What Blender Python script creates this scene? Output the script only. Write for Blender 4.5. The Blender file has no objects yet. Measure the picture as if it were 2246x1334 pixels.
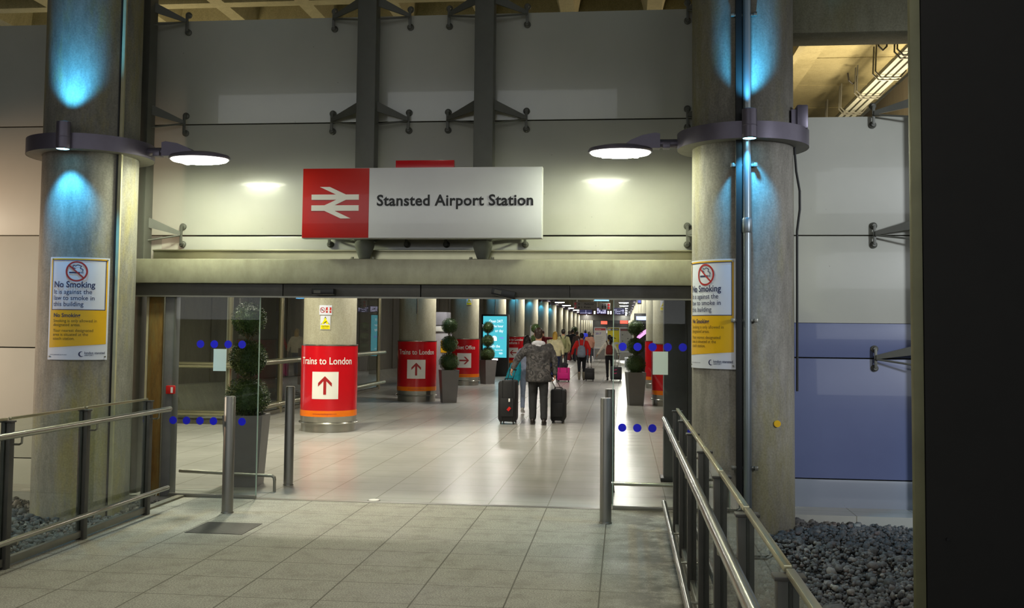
import bpy, bmesh, math, random
import numpy as np
from mathutils import Vector, Matrix, Euler
random.seed(7)
PI = math.pi
S = bpy.context.scene
COL = S.collection

# ------------------------------------------------------------------ camera
F, PPX, PPY, VX, VY, EYE, ROLL = 2200.0, 1123.0, 608.0, 1368.0, 728.0, 1.72, 0.0045
yc = Vector((VX-PPX, -(VY-PPY), F)).normalized()
zc = Vector((ROLL, 1, 0)); zc -= zc.dot(yc)*yc; zc.normalize()
xc = zc.cross(yc)
if xc.x < 0: xc = -xc
Rw = Vector((xc[0], yc[0], zc[0])); Uw = Vector((xc[1], yc[1], zc[1])); Fw = Vector((xc[2], yc[2], zc[2]))
cd = bpy.data.cameras.new('camera'); cam = bpy.data.objects.new('camera', cd); COL.objects.link(cam)
M = Matrix((Rw, Uw, -Fw)).transposed().to_4x4(); M.translation = (0, 0, EYE); cam.matrix_world = M
cd.sensor_width = 36; cd.lens = 36*F/2246; cd.shift_y = -(667-PPY)/2246; cd.clip_end = 400; cd.clip_start = 0.05
S.camera = cam
S.view_settings.view_transform = 'Standard'; S.view_settings.look = 'None'; S.view_settings.gamma = 1
S.view_settings.exposure = 0.0; S.view_settings.use_curve_mapping = False
S.cycles.use_denoising = True; S.cycles.max_bounces = 7; S.cycles.diffuse_bounces = 3; S.cycles.glossy_bounces = 4
S.cycles.transmission_bounces = 7; S.cycles.transparent_max_bounces = 12
S.cycles.sample_clamp_indirect = 4; S.cycles.caustics_reflective = False; S.cycles.caustics_refractive = False

# ------------------------------------------------------------------ mesh helpers
class MB:
    def __init__(s): s.v = []; s.f = []
    def add(s, vs, fs, m=None):
        n = len(s.v)
        if m is not None: vs = [m @ Vector(v) for v in vs]
        s.v += [tuple(v) for v in vs]; s.f += [tuple(i+n for i in f) for f in fs]; return s
    def box(s, c, d, bev=0.0, rot=None):
        x, y, z = d[0]/2, d[1]/2, d[2]/2
        m = Matrix.Translation(c)
        if rot is not None: m = m @ Euler(rot).to_matrix().to_4x4()
        if bev > 0:
            bm = bmesh.new(); bmesh.ops.create_cube(bm, size=1)
            for v in bm.verts: v.co = Vector((v.co.x*2*x, v.co.y*2*y, v.co.z*2*z))
            bmesh.ops.bevel(bm, geom=bm.edges[:], offset=bev, segments=2, affect='EDGES', profile=0.6)
            bm.verts.index_update()
            s.add([v.co.copy() for v in bm.verts], [[v.index for v in f.verts] for f in bm.faces], m); bm.free(); return s
        vs = [(a*x, b*y, g*z) for a in (-1, 1) for b in (-1, 1) for g in (-1, 1)]
        return s.add(vs, [(0,1,3,2),(4,6,7,5),(0,4,5,1),(2,3,7,6),(0,2,6,4),(1,5,7,3)], m)
    def b2(s, x0, x1, y0, y1, z0, z1, bev=0.0):
        return s.box(((x0+x1)/2, (y0+y1)/2, (z0+z1)/2), (abs(x1-x0), abs(y1-y0), abs(z1-z0)), bev)
    def lathe(s, prof, n=32, c=(0, 0, 0), m=None, cap=True):
        vs = []; fs = []
        for r, z in prof:
            for i in range(n):
                a = 2*PI*i/n; vs.append((c[0]+r*math.cos(a), c[1]+r*math.sin(a), c[2]+z))
        for k in range(len(prof)-1):
            for i in range(n):
                j = (i+1) % n; fs.append((k*n+i, k*n+j, (k+1)*n+j, (k+1)*n+i))
        if cap:
            fs.append(tuple(range(n-1, -1, -1))); fs.append(tuple((len(prof)-1)*n+i for i in range(n)))
        return s.add(vs, fs, m)
    def tube(s, pts, r, n=12, cap=True):
        pts = [Vector(p) for p in pts]; rs = r if isinstance(r, (list, tuple)) else [r]*len(pts)
        vs = []; fs = []; up = None
        for k, p in enumerate(pts):
            if k == 0: t = pts[1]-p
            elif k == len(pts)-1: t = p-pts[k-1]
            else: t = (pts[k+1]-p).normalized()+(p-pts[k-1]).normalized()
            t.normalize()
            if up is None: up = Vector((0, 0, 1)) if abs(t.z) < .9 else Vector((0, 1, 0))
            a = t.cross(up).normalized(); b = a.cross(t).normalized(); up = b
            for i in range(n):
                q = 2*PI*i/n; vs.append(p+(a*math.cos(q)+b*math.sin(q))*rs[k])
        for k in range(len(pts)-1):
            for i in range(n):
                j = (i+1) % n; fs.append((k*n+i, k*n+j, (k+1)*n+j, (k+1)*n+i))
        if cap:
            fs.append(tuple(range(n-1, -1, -1))); fs.append(tuple((len(pts)-1)*n+i for i in range(n)))
        return s.add(vs, fs)
    def cap_(s, p0, p1, r0, r1, n=12):       # tapered capsule with round ends
        p0 = Vector(p0); p1 = Vector(p1); d = (p1-p0); L = d.length or 1e-4; d = d/L
        P_ = []; Rr = []
        for k in range(4): a = PI/2*k/4; P_.append(p0-d*r0*math.cos(a)); Rr.append(max(r0*math.sin(a), .0008))
        P_.append(p0); Rr.append(r0); P_.append(p1); Rr.append(r1)
        for k in range(1, 5): a = PI/2*k/4; P_.append(p1+d*r1*math.sin(a)); Rr.append(max(r1*math.cos(a), .0008))
        return s.tube(P_, Rr, n)
    def ell(s, c, r, n=16, rot=None):
        vs = []; fs = []; k = n//2
        m = Matrix.Translation(c)
        if rot: m = m @ Euler(rot).to_matrix().to_4x4()
        for i in range(1, k):
            t = PI*i/k
            for j in range(n): p = 2*PI*j/n; vs.append((r[0]*math.sin(t)*math.cos(p), r[1]*math.sin(t)*math.sin(p), -r[2]*math.cos(t)))
        vs.append((0, 0, -r[2])); vs.append((0, 0, r[2])); a = len(vs)-2
        for i in range(k-2):
            for j in range(n): q = (j+1) % n; fs.append((i*n+j, i*n+q, (i+1)*n+q, (i+1)*n+j))
        for j in range(n): q = (j+1) % n; fs.append((a, q, j)); fs.append((a+1, (k-2)*n+j, (k-2)*n+q))
        return s.add(vs, fs, m)
    def loft(s, rings, n=20):                # rings: (cx, cy, z, rx, ry)
        vs = []; fs = []
        for cx, cy, z, rx, ry in rings:
            for i in range(n):
                a = 2*PI*i/n; ca, sa = math.cos(a), math.sin(a)
                e = .82
                vs.append((cx+rx*math.copysign(abs(ca)**e, ca), cy+ry*math.copysign(abs(sa)**e, sa), z))
        for k in range(len(rings)-1):
            for i in range(n):
                j = (i+1) % n; fs.append((k*n+i, k*n+j, (k+1)*n+j, (k+1)*n+i))
        fs.append(tuple(range(n-1, -1, -1))); fs.append(tuple((len(rings)-1)*n+i for i in range(n)))
        return s.add(vs, fs)
    def poly(s, pts, y0, y1):                # polygon in XZ, extruded from y0 (front) to y1
        n = len(pts); ar = sum(pts[i][0]*pts[(i+1) % n][1]-pts[(i+1) % n][0]*pts[i][1] for i in range(n))
        if ar < 0: pts = pts[::-1]
        vs = [(x, y0, z) for x, z in pts]+[(x, y1, z) for x, z in pts]
        fs = [tuple(range(n)), tuple(range(2*n-1, n-1, -1))]
        for i in range(n): j = (i+1) % n; fs.append((i, i+n, j+n, j))
        return s.add(vs, fs)
    def disc(s, cx, cz, r, y0, y1, n=28, rz=None):
        rz = rz or r
        return s.poly([(cx+r*math.cos(2*PI*i/n), cz+rz*math.sin(2*PI*i/n)) for i in range(n)], y0, y1)
    def ring(s, cx, cz, r0, r1, y, n=36):
        vs = []; fs = []
        for i in range(n):
            a = 2*PI*i/n; vs += [(cx+r0*math.cos(a), y, cz+r0*math.sin(a)), (cx+r1*math.cos(a), y, cz+r1*math.sin(a))]
        for i in range(n): j = (i+1) % n; fs.append((2*i, 2*i+1, 2*j+1, 2*j))
        return s.add(vs, fs)
    def map(s, fn): s.v = [tuple(fn(*v)) for v in s.v]; return s
    def mesh(s, name, smooth=27):
        me = bpy.data.meshes.new(name); me.from_pydata(s.v, [], s.f); me.update()
        if smooth:
            for p in me.polygons: p.use_smooth = True
            me.set_sharp_from_angle(angle=math.radians(smooth))
        return me
    def build(s, name, mat, parent=None, world=False, smooth=27):
        if world and parent is not None:
            l = parent.location; s.v = [(v[0]-l[0], v[1]-l[1], v[2]-l[2]) for v in s.v]
        return put(name, s.mesh(name, smooth), mat, parent)

def put(name, me, mat, parent=None):
    o = bpy.data.objects.new(name, me); COL.objects.link(o)
    if mat is not None and not me.materials: me.materials.append(mat)
    if parent is not None: o.parent = parent
    return o
def thing(name, label, cat, loc=(0, 0, 0), rz=0, group=None):
    o = bpy.data.objects.new(name, None); COL.objects.link(o); o.location = loc; o.rotation_euler = (0, 0, rz)
    o.empty_display_size = .1
    return tag(o, label, cat, group)
def tag(o, label, cat=None, group=None, kind=None):
    o['label'] = label
    if cat: o['category'] = cat
    if group: o['group'] = group
    if kind: o['kind'] = kind
    return o
def struct(name, mb, mat, label=None, smooth=27):
    o = mb.build(name, mat, smooth=smooth); o['kind'] = 'structure'
    if label: o['label'] = label; o['category'] = name.split('_')[0]
    return o
def kids(o): return [c for c in COL.objects if c.parent == o]
def dup(root, loc, rz=None, label=None, group=None, scale=None, mats=None):
    def cp(o, par):
        c = o.copy(); COL.objects.link(c); c.parent = par
        for k in kids(o): cp(k, c)
        return c
    r = cp(root, None); r.location = loc
    if rz is not None: r.rotation_euler = (0, 0, rz)
    if scale: r.scale = (scale,)*3
    if label: r['label'] = label
    if group: r['group'] = group
    return r
_tc = 0
def text(body, size, x, z, y=0.0, bold=0.0, align='LEFT', sx=1.0, mb=None, space=1.0):
    """lettering standing in the XZ plane, read from -Y"""
    cu = bpy.data.curves.new('t', 'FONT'); cu.body = body; cu.size = size; cu.offset = bold*size; cu.align_x = align
    cu.space_character = space; cu.resolution_u = 3
    o = bpy.data.objects.new('t', cu); COL.objects.link(o)
    dg = bpy.context.evaluated_depsgraph_get(); me = bpy.data.meshes.new_from_object(o.evaluated_get(dg))
    mb = mb or MB()
    mb.add([(x+v.co.x*sx, y, z+v.co.y) for v in me.vertices], [tuple(p.vertices) for p in me.polygons])
    bpy.data.objects.remove(o); bpy.data.curves.remove(cu); bpy.data.meshes.remove(me)
    return mb
def cylwrap(mb, R, a0):
    """flat design (x along the arc, y outward negative) -> around a vertical axis; a=0 faces -Y"""
    return mb.map(lambda x, y, z: ((R-y)*math.sin(a0+x/R), -(R-y)*math.cos(a0+x/R), z))
def subdiv_x(mb, step):
    bm = bmesh.new(); vs = [bm.verts.new(v) for v in mb.v]
    for f in mb.f:
        try: bm.faces.new([vs[i] for i in f])
        except ValueError: pass
    x0 = min(v[0] for v in mb.v); x1 = max(v[0] for v in mb.v); x = x0+step
    while x < x1-1e-5:
        bmesh.ops.bisect_plane(bm, geom=bm.verts[:]+bm.edges[:]+bm.faces[:], plane_co=(x, 0, 0), plane_no=(1, 0, 0)); x += step
    bm.verts.index_update(); out = MB(); out.v = [tuple(v.co) for v in bm.verts]; out.f = [tuple(v.index for v in f.verts) for f in bm.faces]; bm.free()
    return out
def rect(x0, x1, z0, z1, y=0.0): return MB().add([(x0, y, z0), (x1, y, z0), (x1, y, z1), (x0, y, z1)], [(0, 1, 2, 3)])
def remesh(mb, vox, smooth=4, disp=0.0, dscale=.12):
    me = mb.mesh('r', 0); o = bpy.data.objects.new('r', me); COL.objects.link(o)
    m = o.modifiers.new('a', 'REMESH'); m.mode = 'VOXEL'; m.voxel_size = vox; m.use_smooth_shade = True
    if smooth: m = o.modifiers.new('b', 'SMOOTH'); m.factor = .5; m.iterations = smooth
    if disp:
        t = bpy.data.textures.get('wr%g' % dscale) or bpy.data.textures.new('wr%g' % dscale, 'CLOUDS'); t.noise_scale = dscale; t.noise_depth = 3
        m = o.modifiers.new('c', 'DISPLACE'); m.texture = t; m.strength = disp; m.mid_level = .5; m.texture_coords = 'GLOBAL'
    dg = bpy.context.evaluated_depsgraph_get(); out = bpy.data.meshes.new_from_object(o.evaluated_get(dg))
    out.materials.clear(); bpy.data.objects.remove(o); bpy.data.meshes.remove(me)
    return out

# ------------------------------------------------------------------ materials
def lin(h):
    if not isinstance(h, str): return tuple(h)
    h = h.lstrip('#'); r = [int(h[i:i+2], 16)/255 for i in (0, 2, 4)]
    return tuple(c/12.92 if c <= .04045 else ((c+.055)/1.055)**2.4 for c in r)
class NT:
    def __init__(s, name):
        s.m = bpy.data.materials.new(name); s.m.use_nodes = True; s.t = s.m.node_tree; s.n = s.t.nodes; s.l = s.t.links
        s.b = s.n['Principled BSDF']; s.tc = s.n.new('ShaderNodeTexCoord')
    def new(s, ty, **k):
        o = s.n.new(ty)
        for a, v in k.items(): setattr(o, a, v)
        return o
    def co(s, kind='Object', scale=(1, 1, 1)):
        mp = s.new('ShaderNodeMapping'); s.l.new(s.tc.outputs[kind], mp.inputs[0]); mp.inputs['Scale'].default_value = scale; return mp.outputs[0]
    def noise(s, scale, detail=4, rough=.6, stretch=(1, 1, 1), kind='Object'):
        t = s.new('ShaderNodeTexNoise'); t.inputs['Scale'].default_value = scale; t.inputs['Detail'].default_value = detail
        t.inputs['Roughness'].default_value = rough; s.l.new(s.co(kind, stretch), t.inputs['Vector']); return t.outputs['Fac']
    def ramp(s, fac, stops, interp='LINEAR'):
        r = s.new('ShaderNodeValToRGB'); r.color_ramp.interpolation = interp; el = r.color_ramp.elements
        while len(el) < len(stops): el.new(.5)
        for e, (p, c) in zip(el, stops): e.position = p; e.color = (*lin(c), 1) if not isinstance(c, float) else (c, c, c, 1)
        s.l.new(fac, r.inputs[0]); return r.outputs[0]
    def mix(s, fac, a, b, mode='MIX'):
        m = s.new('ShaderNodeMix', data_type='RGBA', blend_type=mode)
        for i, v in ((0, fac), (6, a), (7, b)):
            if hasattr(v, 'links') or hasattr(v, 'is_linked'): s.l.new(v, m.inputs[i])
            elif i == 0: m.inputs[0].default_value = v
            else: m.inputs[i].default_value = (*lin(v), 1)
        return m.outputs[2]
    def set(s, **k):
        for a, v in k.items():
            i = s.b.inputs[a.replace('_', ' ')]
            if hasattr(v, 'is_linked'): s.l.new(v, i)
            elif a in ('Base_Color', 'Emission_Color') : i.default_value = (*lin(v), 1)
            else: i.default_value = v
        return s
    def bump(s, fac, strength, dist=.01):
        b = s.new('ShaderNodeBump'); b.inputs['Strength'].default_value = strength; b.inputs['Distance'].default_value = dist
        s.l.new(fac, b.inputs['Height']); s.l.new(b.outputs[0], s.b.inputs['Normal']); return s
def plain(name, c, rough=.5, metal=0.0, var=.12, scale=8, bump=0.0, coat=0.0, spec=.5, stretch=(1, 1, 1)):
    t = NT(name); c = lin(c); f = t.noise(scale, 4, .6, stretch)
    t.set(Base_Color=t.ramp(f, [(.25, tuple(x*(1-var) for x in c)), (.75, tuple(min(1, x*(1+var)) for x in c))]), Roughness=rough, Metallic=metal, Coat_Weight=coat, Specular_IOR_Level=spec)
    if bump: t.bump(f, bump)
    return t.m
def emit(name, c, strength, base=(0.02, .02, .02)):
    t = NT(name); t.set(Base_Color=base, Emission_Color=c, Emission_Strength=strength, Roughness=.4); return t.m
def glass(name, tint=(.93, .97, .95), rough=0.0):
    # thin architectural pane: mirrors by Fresnel, else lets light straight through
    t = NT(name); out = t.n['Material Output']; g = t.new('ShaderNodeBsdfGlossy'); g.inputs['Roughness'].default_value = rough
    tr = t.new('ShaderNodeBsdfTransparent'); tr.inputs[0].default_value = (*tint, 1)
    fr = t.new('ShaderNodeFresnel'); fr.inputs[0].default_value = 1.5
    mx = t.new('ShaderNodeMixShader'); geo = t.new('ShaderNodeNewGeometry'); inv = t.new('ShaderNodeMath', operation='SUBTRACT'); inv.inputs[0].default_value = 1; t.l.new(geo.outputs['Backfacing'], inv.inputs[1])
    mul = t.new('ShaderNodeMath', operation='MULTIPLY'); t.l.new(fr.outputs[0], mul.inputs[0]); t.l.new(inv.outputs[0], mul.inputs[1]); t.l.new(mul.outputs[0], mx.inputs[0]); t.l.new(tr.outputs[0], mx.inputs[1]); t.l.new(g.outputs[0], mx.inputs[2])
    t.l.new(mx.outputs[0], out.inputs[0]); return t.m

def concrete(name, a, b, patch=None, amt=.5, scale=2.2, bump=.25, rough=.78):
    t = NT(name); f = t.noise(scale, 8, .65, (1, 1, .35)); g = t.noise(14, 6, .7, (1, 1, .25)); h = t.noise(60, 3, .6)
    c = t.ramp(f, [(.3, a), (.7, b)]); c = t.mix(.35, c, t.ramp(g, [(.35, a), (.65, b)]))
    if patch is not None:
        k = t.noise(1.6, 6, .7, (1, 1, .28)); c = t.mix(t.ramp(k, [(.5, 0.0), (.64, amt)]), c, patch)
    c = t.mix(.25, c, t.ramp(h, [(.3, (.12, .12, .12)), (.7, (1., 1., 1.))]), 'SOFT_LIGHT')
    t.set(Base_Color=c, Roughness=rough); t.bump(h, bump, .004); return t.m
M_col = concrete('column_concrete', '#5e5b54', '#98948a', '#928748', .75)
M_colr = concrete('grey_column_concrete', '#625e57', '#9a958c', '#837b4c', .6)
M_colin = concrete('inner_column_concrete', '#8d8974', '#aaa793', '#8c8763', .35)
M_wallc = concrete('wall_concrete', '#544e42', '#6d6655', None, .4, 1.2)
M_ceil = concrete('ceiling_concrete', '#6f6747', '#8c8462', None, .4, 1.5)
M_beamc = concrete('beam_concrete', '#75725f', '#989580', '#7c7548', .4)
M_kerb = concrete('kerb_concrete', '#5d5a4e', '#787465')
M_foot = concrete('wall_footing_concrete', '#83806f', '#98957f')

def steel(name, c, rough=.32, var=.1, streak=(14, 14, .4)):
    t = NT(name); c = lin(c); f = t.noise(3, 3, .6, streak); g = t.noise(3, 3, .6, (1, 1, .3))
    t.set(Base_Color=t.ramp(g, [(.3, tuple(x*(1-var) for x in c)), (.7, tuple(x*(1+var) for x in c))]), Metallic=.9,
          Roughness=rough); return t.m
M_ss = steel('brushed_steel', '#a8a69c', .26)
M_ssd = steel('dull_steel', '#8a8880', .4)
M_ssw = steel('satin_warm_steel', '#bdb899', .3)
M_dk = plain('dark_grey_paint', '#4c4a46', .45, .3, .12, 10)
M_dk2 = plain('charcoal_paint', '#2c2b2a', .45, .2, .12, 10)
M_post = plain('grey_painted_post', '#5f5f58', .5, .2, .1, 6)
M_cone = plain('pale_grey_cone_paint', '#7d7f75', .55, .1, .1, 9)
M_lamp = plain('violet_grey_lamp_metal', '#6e6877', .38, .5, .06, 12)
M_under = plain('pale_ring_underside', '#8f8c84', .6, .0, .08, 12)
M_black = plain('black_plastic', '#0b0b0c', .35, 0, .1, 10)
M_blk2 = plain('black_matt', '#101011', .6, 0, .1, 10)
M_glass = glass('clear_glass', (.9, .95, .92))
M_glass2 = glass('clean_glass', (.96, .98, .97))
M_red = plain('sign_red_enamel', '#c4101c', .22, 0, .04, 3, coat=.3)
M_redv = plain('bright_red_enamel', '#b81404', .3, 0, .03, 3, coat=.2)
M_or = plain('orange_enamel', '#ee7708', .25, 0, .04, 3)
M_white = plain('white_enamel', '#cdced3', .25, 0, .03, 3, coat=.3)
M_lett = plain('white_lettering', '#e8e6df', .4, 0, .02, 3)
M_ink = plain('black_lettering', '#17181c', .5, 0, .02, 3)
M_navy = plain('navy_lettering', '#1d2350', .5, 0, .02, 3)
M_redink = plain('red_marking', '#a31b1d', .4, 0, .02, 3)
M_plate = plain('white_sign_plate', '#cfd2de', .35, 0, .03, 5)
M_yel = plain('yellow_sign_field', '#d9a806', .4, 0, .04, 5)
M_yelb = plain('bright_yellow', '#e8d800', .4, 0, .04, 5)
M_bluedot = plain('blue_vinyl', '#1417d8', .4, 0, .02, 5)
M_paper = plain('white_paper', '#d4e4df', .6, 0, .02, 5)
M_callred = plain('red_plastic', '#c3150f', .35, 0, .05, 5)
M_grate = plain('dark_floor_grate', '#45423c', .6, .4, .15, 40, bump=.3)
M_pot = plain('grey_planter', '#6f6c6a', .5, 0, .06, 6)
M_soil = plain('dark_soil', '#2a2018', .9, 0, .3, 40, bump=.5)
M_bark = plain('pale_bark', '#6a5a3c', .8, 0, .25, 30, bump=.4)
M_pipe = steel('galvanised_pipe', '#8d9498', .38)

def mk_rust():
    t = NT('rusty_steel'); f = t.noise(2.5, 8, .7, (3, 1, .5)); g = t.noise(8, 6, .7, (2, 1, .4))
    c = t.ramp(f, [(.3, '#3b2a10'), (.48, '#75510f'), (.62, '#6d6238'), (.75, '#8e6414')])
    t.set(Base_Color=t.mix(.35, c, t.ramp(g, [(.35, '#3a2b14'), (.65, '#8a743f')])), Roughness=.75, Metallic=.1); t.bump(g, .4, .004); return t.m
M_rust = mk_rust()
def mk_beam():
    t = NT('weathered_cream_beam'); f = t.noise(1.3, 8, .65); g = t.noise(9, 6, .7, (1, 1, .5)); sp = t.noise(30, 3, .5)
    c = t.ramp(f, [(.3, '#82806c'), (.7, '#aeac94')]); c = t.mix(.3, c, t.ramp(g, [(.3, '#77745f'), (.7, '#b7b49c')]))
    c = t.mix(t.ramp(sp, [(.74, 0.0), (.8, .6)]), c, '#8a6c24')
    t.set(Base_Color=c, Roughness=.38, Metallic=.15, Specular_IOR_Level=.6); t.bump(g, .06, .004); return t.m
M_beam = mk_beam()
def mk_wall(name, a, b, rough=.27):
    t = NT(name); f = t.noise(.8, 5, .55); g = t.noise(90, 2, .5); d = t.noise(26, 2, .5)
    c = t.ramp(f, [(.3, a), (.7, b)]); c = t.mix(t.ramp(d, [(.76, 0.0), (.8, .5)]), c, '#5b5648')
    t.set(Base_Color=c, Roughness=rough, Specular_IOR_Level=.55, Coat_Weight=.55, Coat_Roughness=.03); return t.m
M_wall = mk_wall('glossy_white_panel', '#b2b2a8', '#bebdb3')
M_film = mk_wall('blue_reflection_panel', '#5f678c', '#687196')  # bluish reflection in the white cladding, painted in as panel colour
M_bluerefl_pale = mk_wall('pale_blue_reflection_panel', '#7c828f', '#868c99')  # paler tone of the same painted-in reflection, lowest row
M_seam = plain('panel_seam', '#4d4a3c', .8)

def mk_floor(name, rough, c1, c2, grime=True, joint='#4f4a3c'):
    t = NT(name); co = t.new('ShaderNodeMapping'); t.l.new(t.tc.outputs['Object'], co.inputs[0])
    # joints run along the walkway every 0.587 m and across it every 0.483 m
    co.inputs['Rotation'].default_value = (0, 0, 0); co.inputs['Location'].default_value = (.15, -6.77, 0)
    sep = t.new('ShaderNodeSeparateXYZ'); t.l.new(co.outputs[0], sep.inputs[0])
    def joints(sock, pitch, w):
        d = t.new('ShaderNodeMath', operation='DIVIDE'); t.l.new(sock, d.inputs[0]); d.inputs[1].default_value = pitch
        fr = t.new('ShaderNodeMath', operation='FRACT'); t.l.new(d.outputs[0], fr.inputs[0])
        s1 = t.new('ShaderNodeMath', operation='SUBTRACT'); t.l.new(fr.outputs[0], s1.inputs[0]); s1.inputs[1].default_value = .5
        ab = t.new('ShaderNodeMath', operation='ABSOLUTE'); t.l.new(s1.outputs[0], ab.inputs[0])
        gt = t.new('ShaderNodeMath', operation='GREATER_THAN'); t.l.new(ab.outputs[0], gt.inputs[0]); gt.inputs[1].default_value = .5-w/pitch/2
        return gt.outputs[0]
    jx = joints(sep.outputs[0], .587, .010); jy = joints(sep.outputs[1], .483, .008)
    n1 = t.noise(95, 3, .7); n2 = t.noise(1.1, 6, .6); n3 = t.noise(5, 6, .7)
    c = t.ramp(n2, [(.3, c1), (.7, c2)])
    if grime: c = t.mix(.6, c, t.ramp(n1, [(.38, tuple(x*.45 for x in lin(c1))), (.62, tuple(min(1, x*1.6) for x in lin(c2)))]))
    else: n2 = t.noise(.9, 2, .4)
    if grime:
        c = t.mix(t.ramp(n3, [(.48, 0.0), (.7, .5)]), c, '#5a5444')
        # dirty worn strip beside the right hand rail
        st = t.new('ShaderNodeMapRange'); t.l.new(sep.outputs[0], st.inputs[0]); st.inputs[1].default_value = -.15; st.inputs[2].default_value = .4
        n4 = t.noise(2.6, 8, .75); mu = t.new('ShaderNodeMath', operation='MULTIPLY'); t.l.new(st.outputs[0], mu.inputs[0])
        t.l.new(t.ramp(n4, [(.38, 0.0), (.56, .95)]), mu.inputs[1]); c = t.mix(mu.outputs[0], c, '#4a453a')
    c = t.mix(jy, c, joint); c = t.mix(jx, c, joint)
    t.set(Base_Color=c, Roughness=t.ramp(n2, [(.3, rough*.85), (.7, rough*1.2)]) if grime else rough, Specular_IOR_Level=.5)
    (t.bump(n1, .12, .002) if grime else None); return t.m
M_floor = mk_floor('outdoor_terrazzo_paving', .58, '#817e70', '#9a978a')
M_floorin = mk_floor('polished_terrazzo', .27, '#9a9992', '#aaa9a2', False, '#7d7a6e')

# ------------------------------------------------------------------ world and lamps outside the frame
W = bpy.data.worlds.new('world'); S.world = W; W.use_nodes = True
W.node_tree.nodes['Background'].inputs[0].default_value = (.90, .94, .95, 1); W.node_tree.nodes['Background'].inputs[1].default_value = 1.25

# ------------------------------------------------------------------ floors, ceiling, walls
XL, XR = -4.98, 1.13                       # the two rows of columns
struct('floor', MB().b2(-4.42, .60, -8, 9.9, -.3, 0), M_floor, 'grey terrazzo paving of the outdoor walkway')
struct('floor', MB().b2(-12, 9, 9.9, 195, -.3, 0.0), M_floorin, 'polished grey floor of the concourse')
struct('ground', MB().b2(-16, -4.42, -8, 9.9, -.4, -.12), M_soil, 'earth under the gravel, left')
struct('ground', MB().b2(.60, 10.5, -8, 9.9, -.4, -.14), M_soil, 'earth under the gravel, right')
struct('kerb', MB().b2(-4.50, -4.42, -8, 9.9, -.2, .02), M_kerb, 'concrete kerb under the left balustrade')
struct('kerb', MB().b2(.52, .60, -8, 9.9, -.2, .003), M_kerb, 'concrete kerb under the right balustrade')

def waffle(x0, x1, y0, y1, z, p=1.2, rib=.26, dp=.45):
    mb = MB(); nx = int(round((x1-x0)/p)); ny = int(round((y1-y0)/p))
    for i in range(nx):
        for j in range(ny):
            a, b = x0+i*p, y0+j*p
            def rg(m, zz): return [(a+m, b+m, zz), (a+p-m, b+m, zz), (a+p-m, b+p-m, zz), (a+m, b+p-m, zz)]
            vs = rg(0, z)+rg(rib/2-.03, z)+rg(rib/2-.02, z+.03)+rg(rib/2+.1, z+dp); fs = []
            for k in range(3):
                for q in range(4): r = (q+1) % 4; fs.append((k*4+q, (k+1)*4+q, (k+1)*4+r, k*4+r))
            fs.append((12, 15, 14, 13)); mb.add(vs, fs)
    mb.b2(x0, x1, y0, y1, z+dp+.02, z+dp+.3)
    return mb
struct('ceiling', waffle(-16.4, 2.8, -6, 42, 6.2), M_ceil, 'coffered concrete ceiling', 0)
struct('ceiling', MB().b2(-12, 9, 42, 195, 5.0, 5.3), M_ceil, 'plain concrete ceiling far down the concourse')
mb = MB().b2(2.8, 10, -6, 42, 6.6, 6.9)
for k in range(5): mb.b2(2.95+k*1.75, 3.3+k*1.75, 9, 30, 6.48, 6.62)
for k in range(10): mb.b2(2.8, 10, 10+k*2.0, 10.03+k*2.0, 6.585, 6.61)
struct('ceiling', mb, M_ceil, 'ribbed concrete soffit beyond the right wall')

# glossy white cladding: rows of panels with open joints
Z = [-.03, .28, 1.48, 2.71, 3.92, 5.07]
def clad(name, x0, x1, rows, label, mats=None, seams=None):
    mb = MB()
    for i in rows: mb.b2(x0, x1, 10.35, 10.39, Z[i]+.006, Z[i+1]-.006, .003)
    o = struct(name, mb, M_wall, label); return o
clad('wall_back', -9.5, 1.35, [3, 4], 'glossy white panel wall above the entrance')
struct('wall_back', MB().b2(-4.98, .9, 10.35, 10.39, 2.5, 2.70, .003), M_wall, 'white panel strip over the steel channel')
clad('wall_left', -9.5, -4.98, [0, 1, 2], 'glossy white panels left of the entrance')
struct('wall_right', MB().b2(1.15, 5.6, 10.35, 10.39, 1.83, 2.704, .003).b2(1.15, 5.6, 10.35, 10.39, 2.716, 3.914, .003), M_wall, 'glossy white panels right of the entrance')
struct('wall_right', MB().b2(1.15, 5.6, 10.348, 10.39, 1.486, 1.827, .003).b2(1.15, 5.6, 10.348, 10.39, .286, 1.474, .003), M_film, 'panels low on the right wall with a blue-grey reflection painted in')
struct('wall_right', MB().b2(1.15, 5.6, 10.35, 10.39, -.03, .274, .003), M_bluerefl_pale, 'lowest panel row of the right wall with a paler reflection painted in')
struct('trim_1', MB().b2(-9.5, 1.35, 10.40, 10.44, 2.45, 5.05).b2(-9.5, -4.98, 10.40, 10.44, -.05, 2.5).b2(1.0, 5.6, 10.40, 10.44, -.05, 3.9), M_seam, 'dark backing seen in the panel joints')
struct('trim_2', MB().b2(1.0, 5.6, 10.0, 10.5, -.35, -.035).b2(-9.5, -4.95, 10.05, 10.5, -.35, -.035), M_foot, 'concrete footing under the white panels')
struct('wall_side', MB().b2(10.5, 10.6, -8, 10.5, -.3, 4), M_wallc, 'concrete wall far right')

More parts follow.
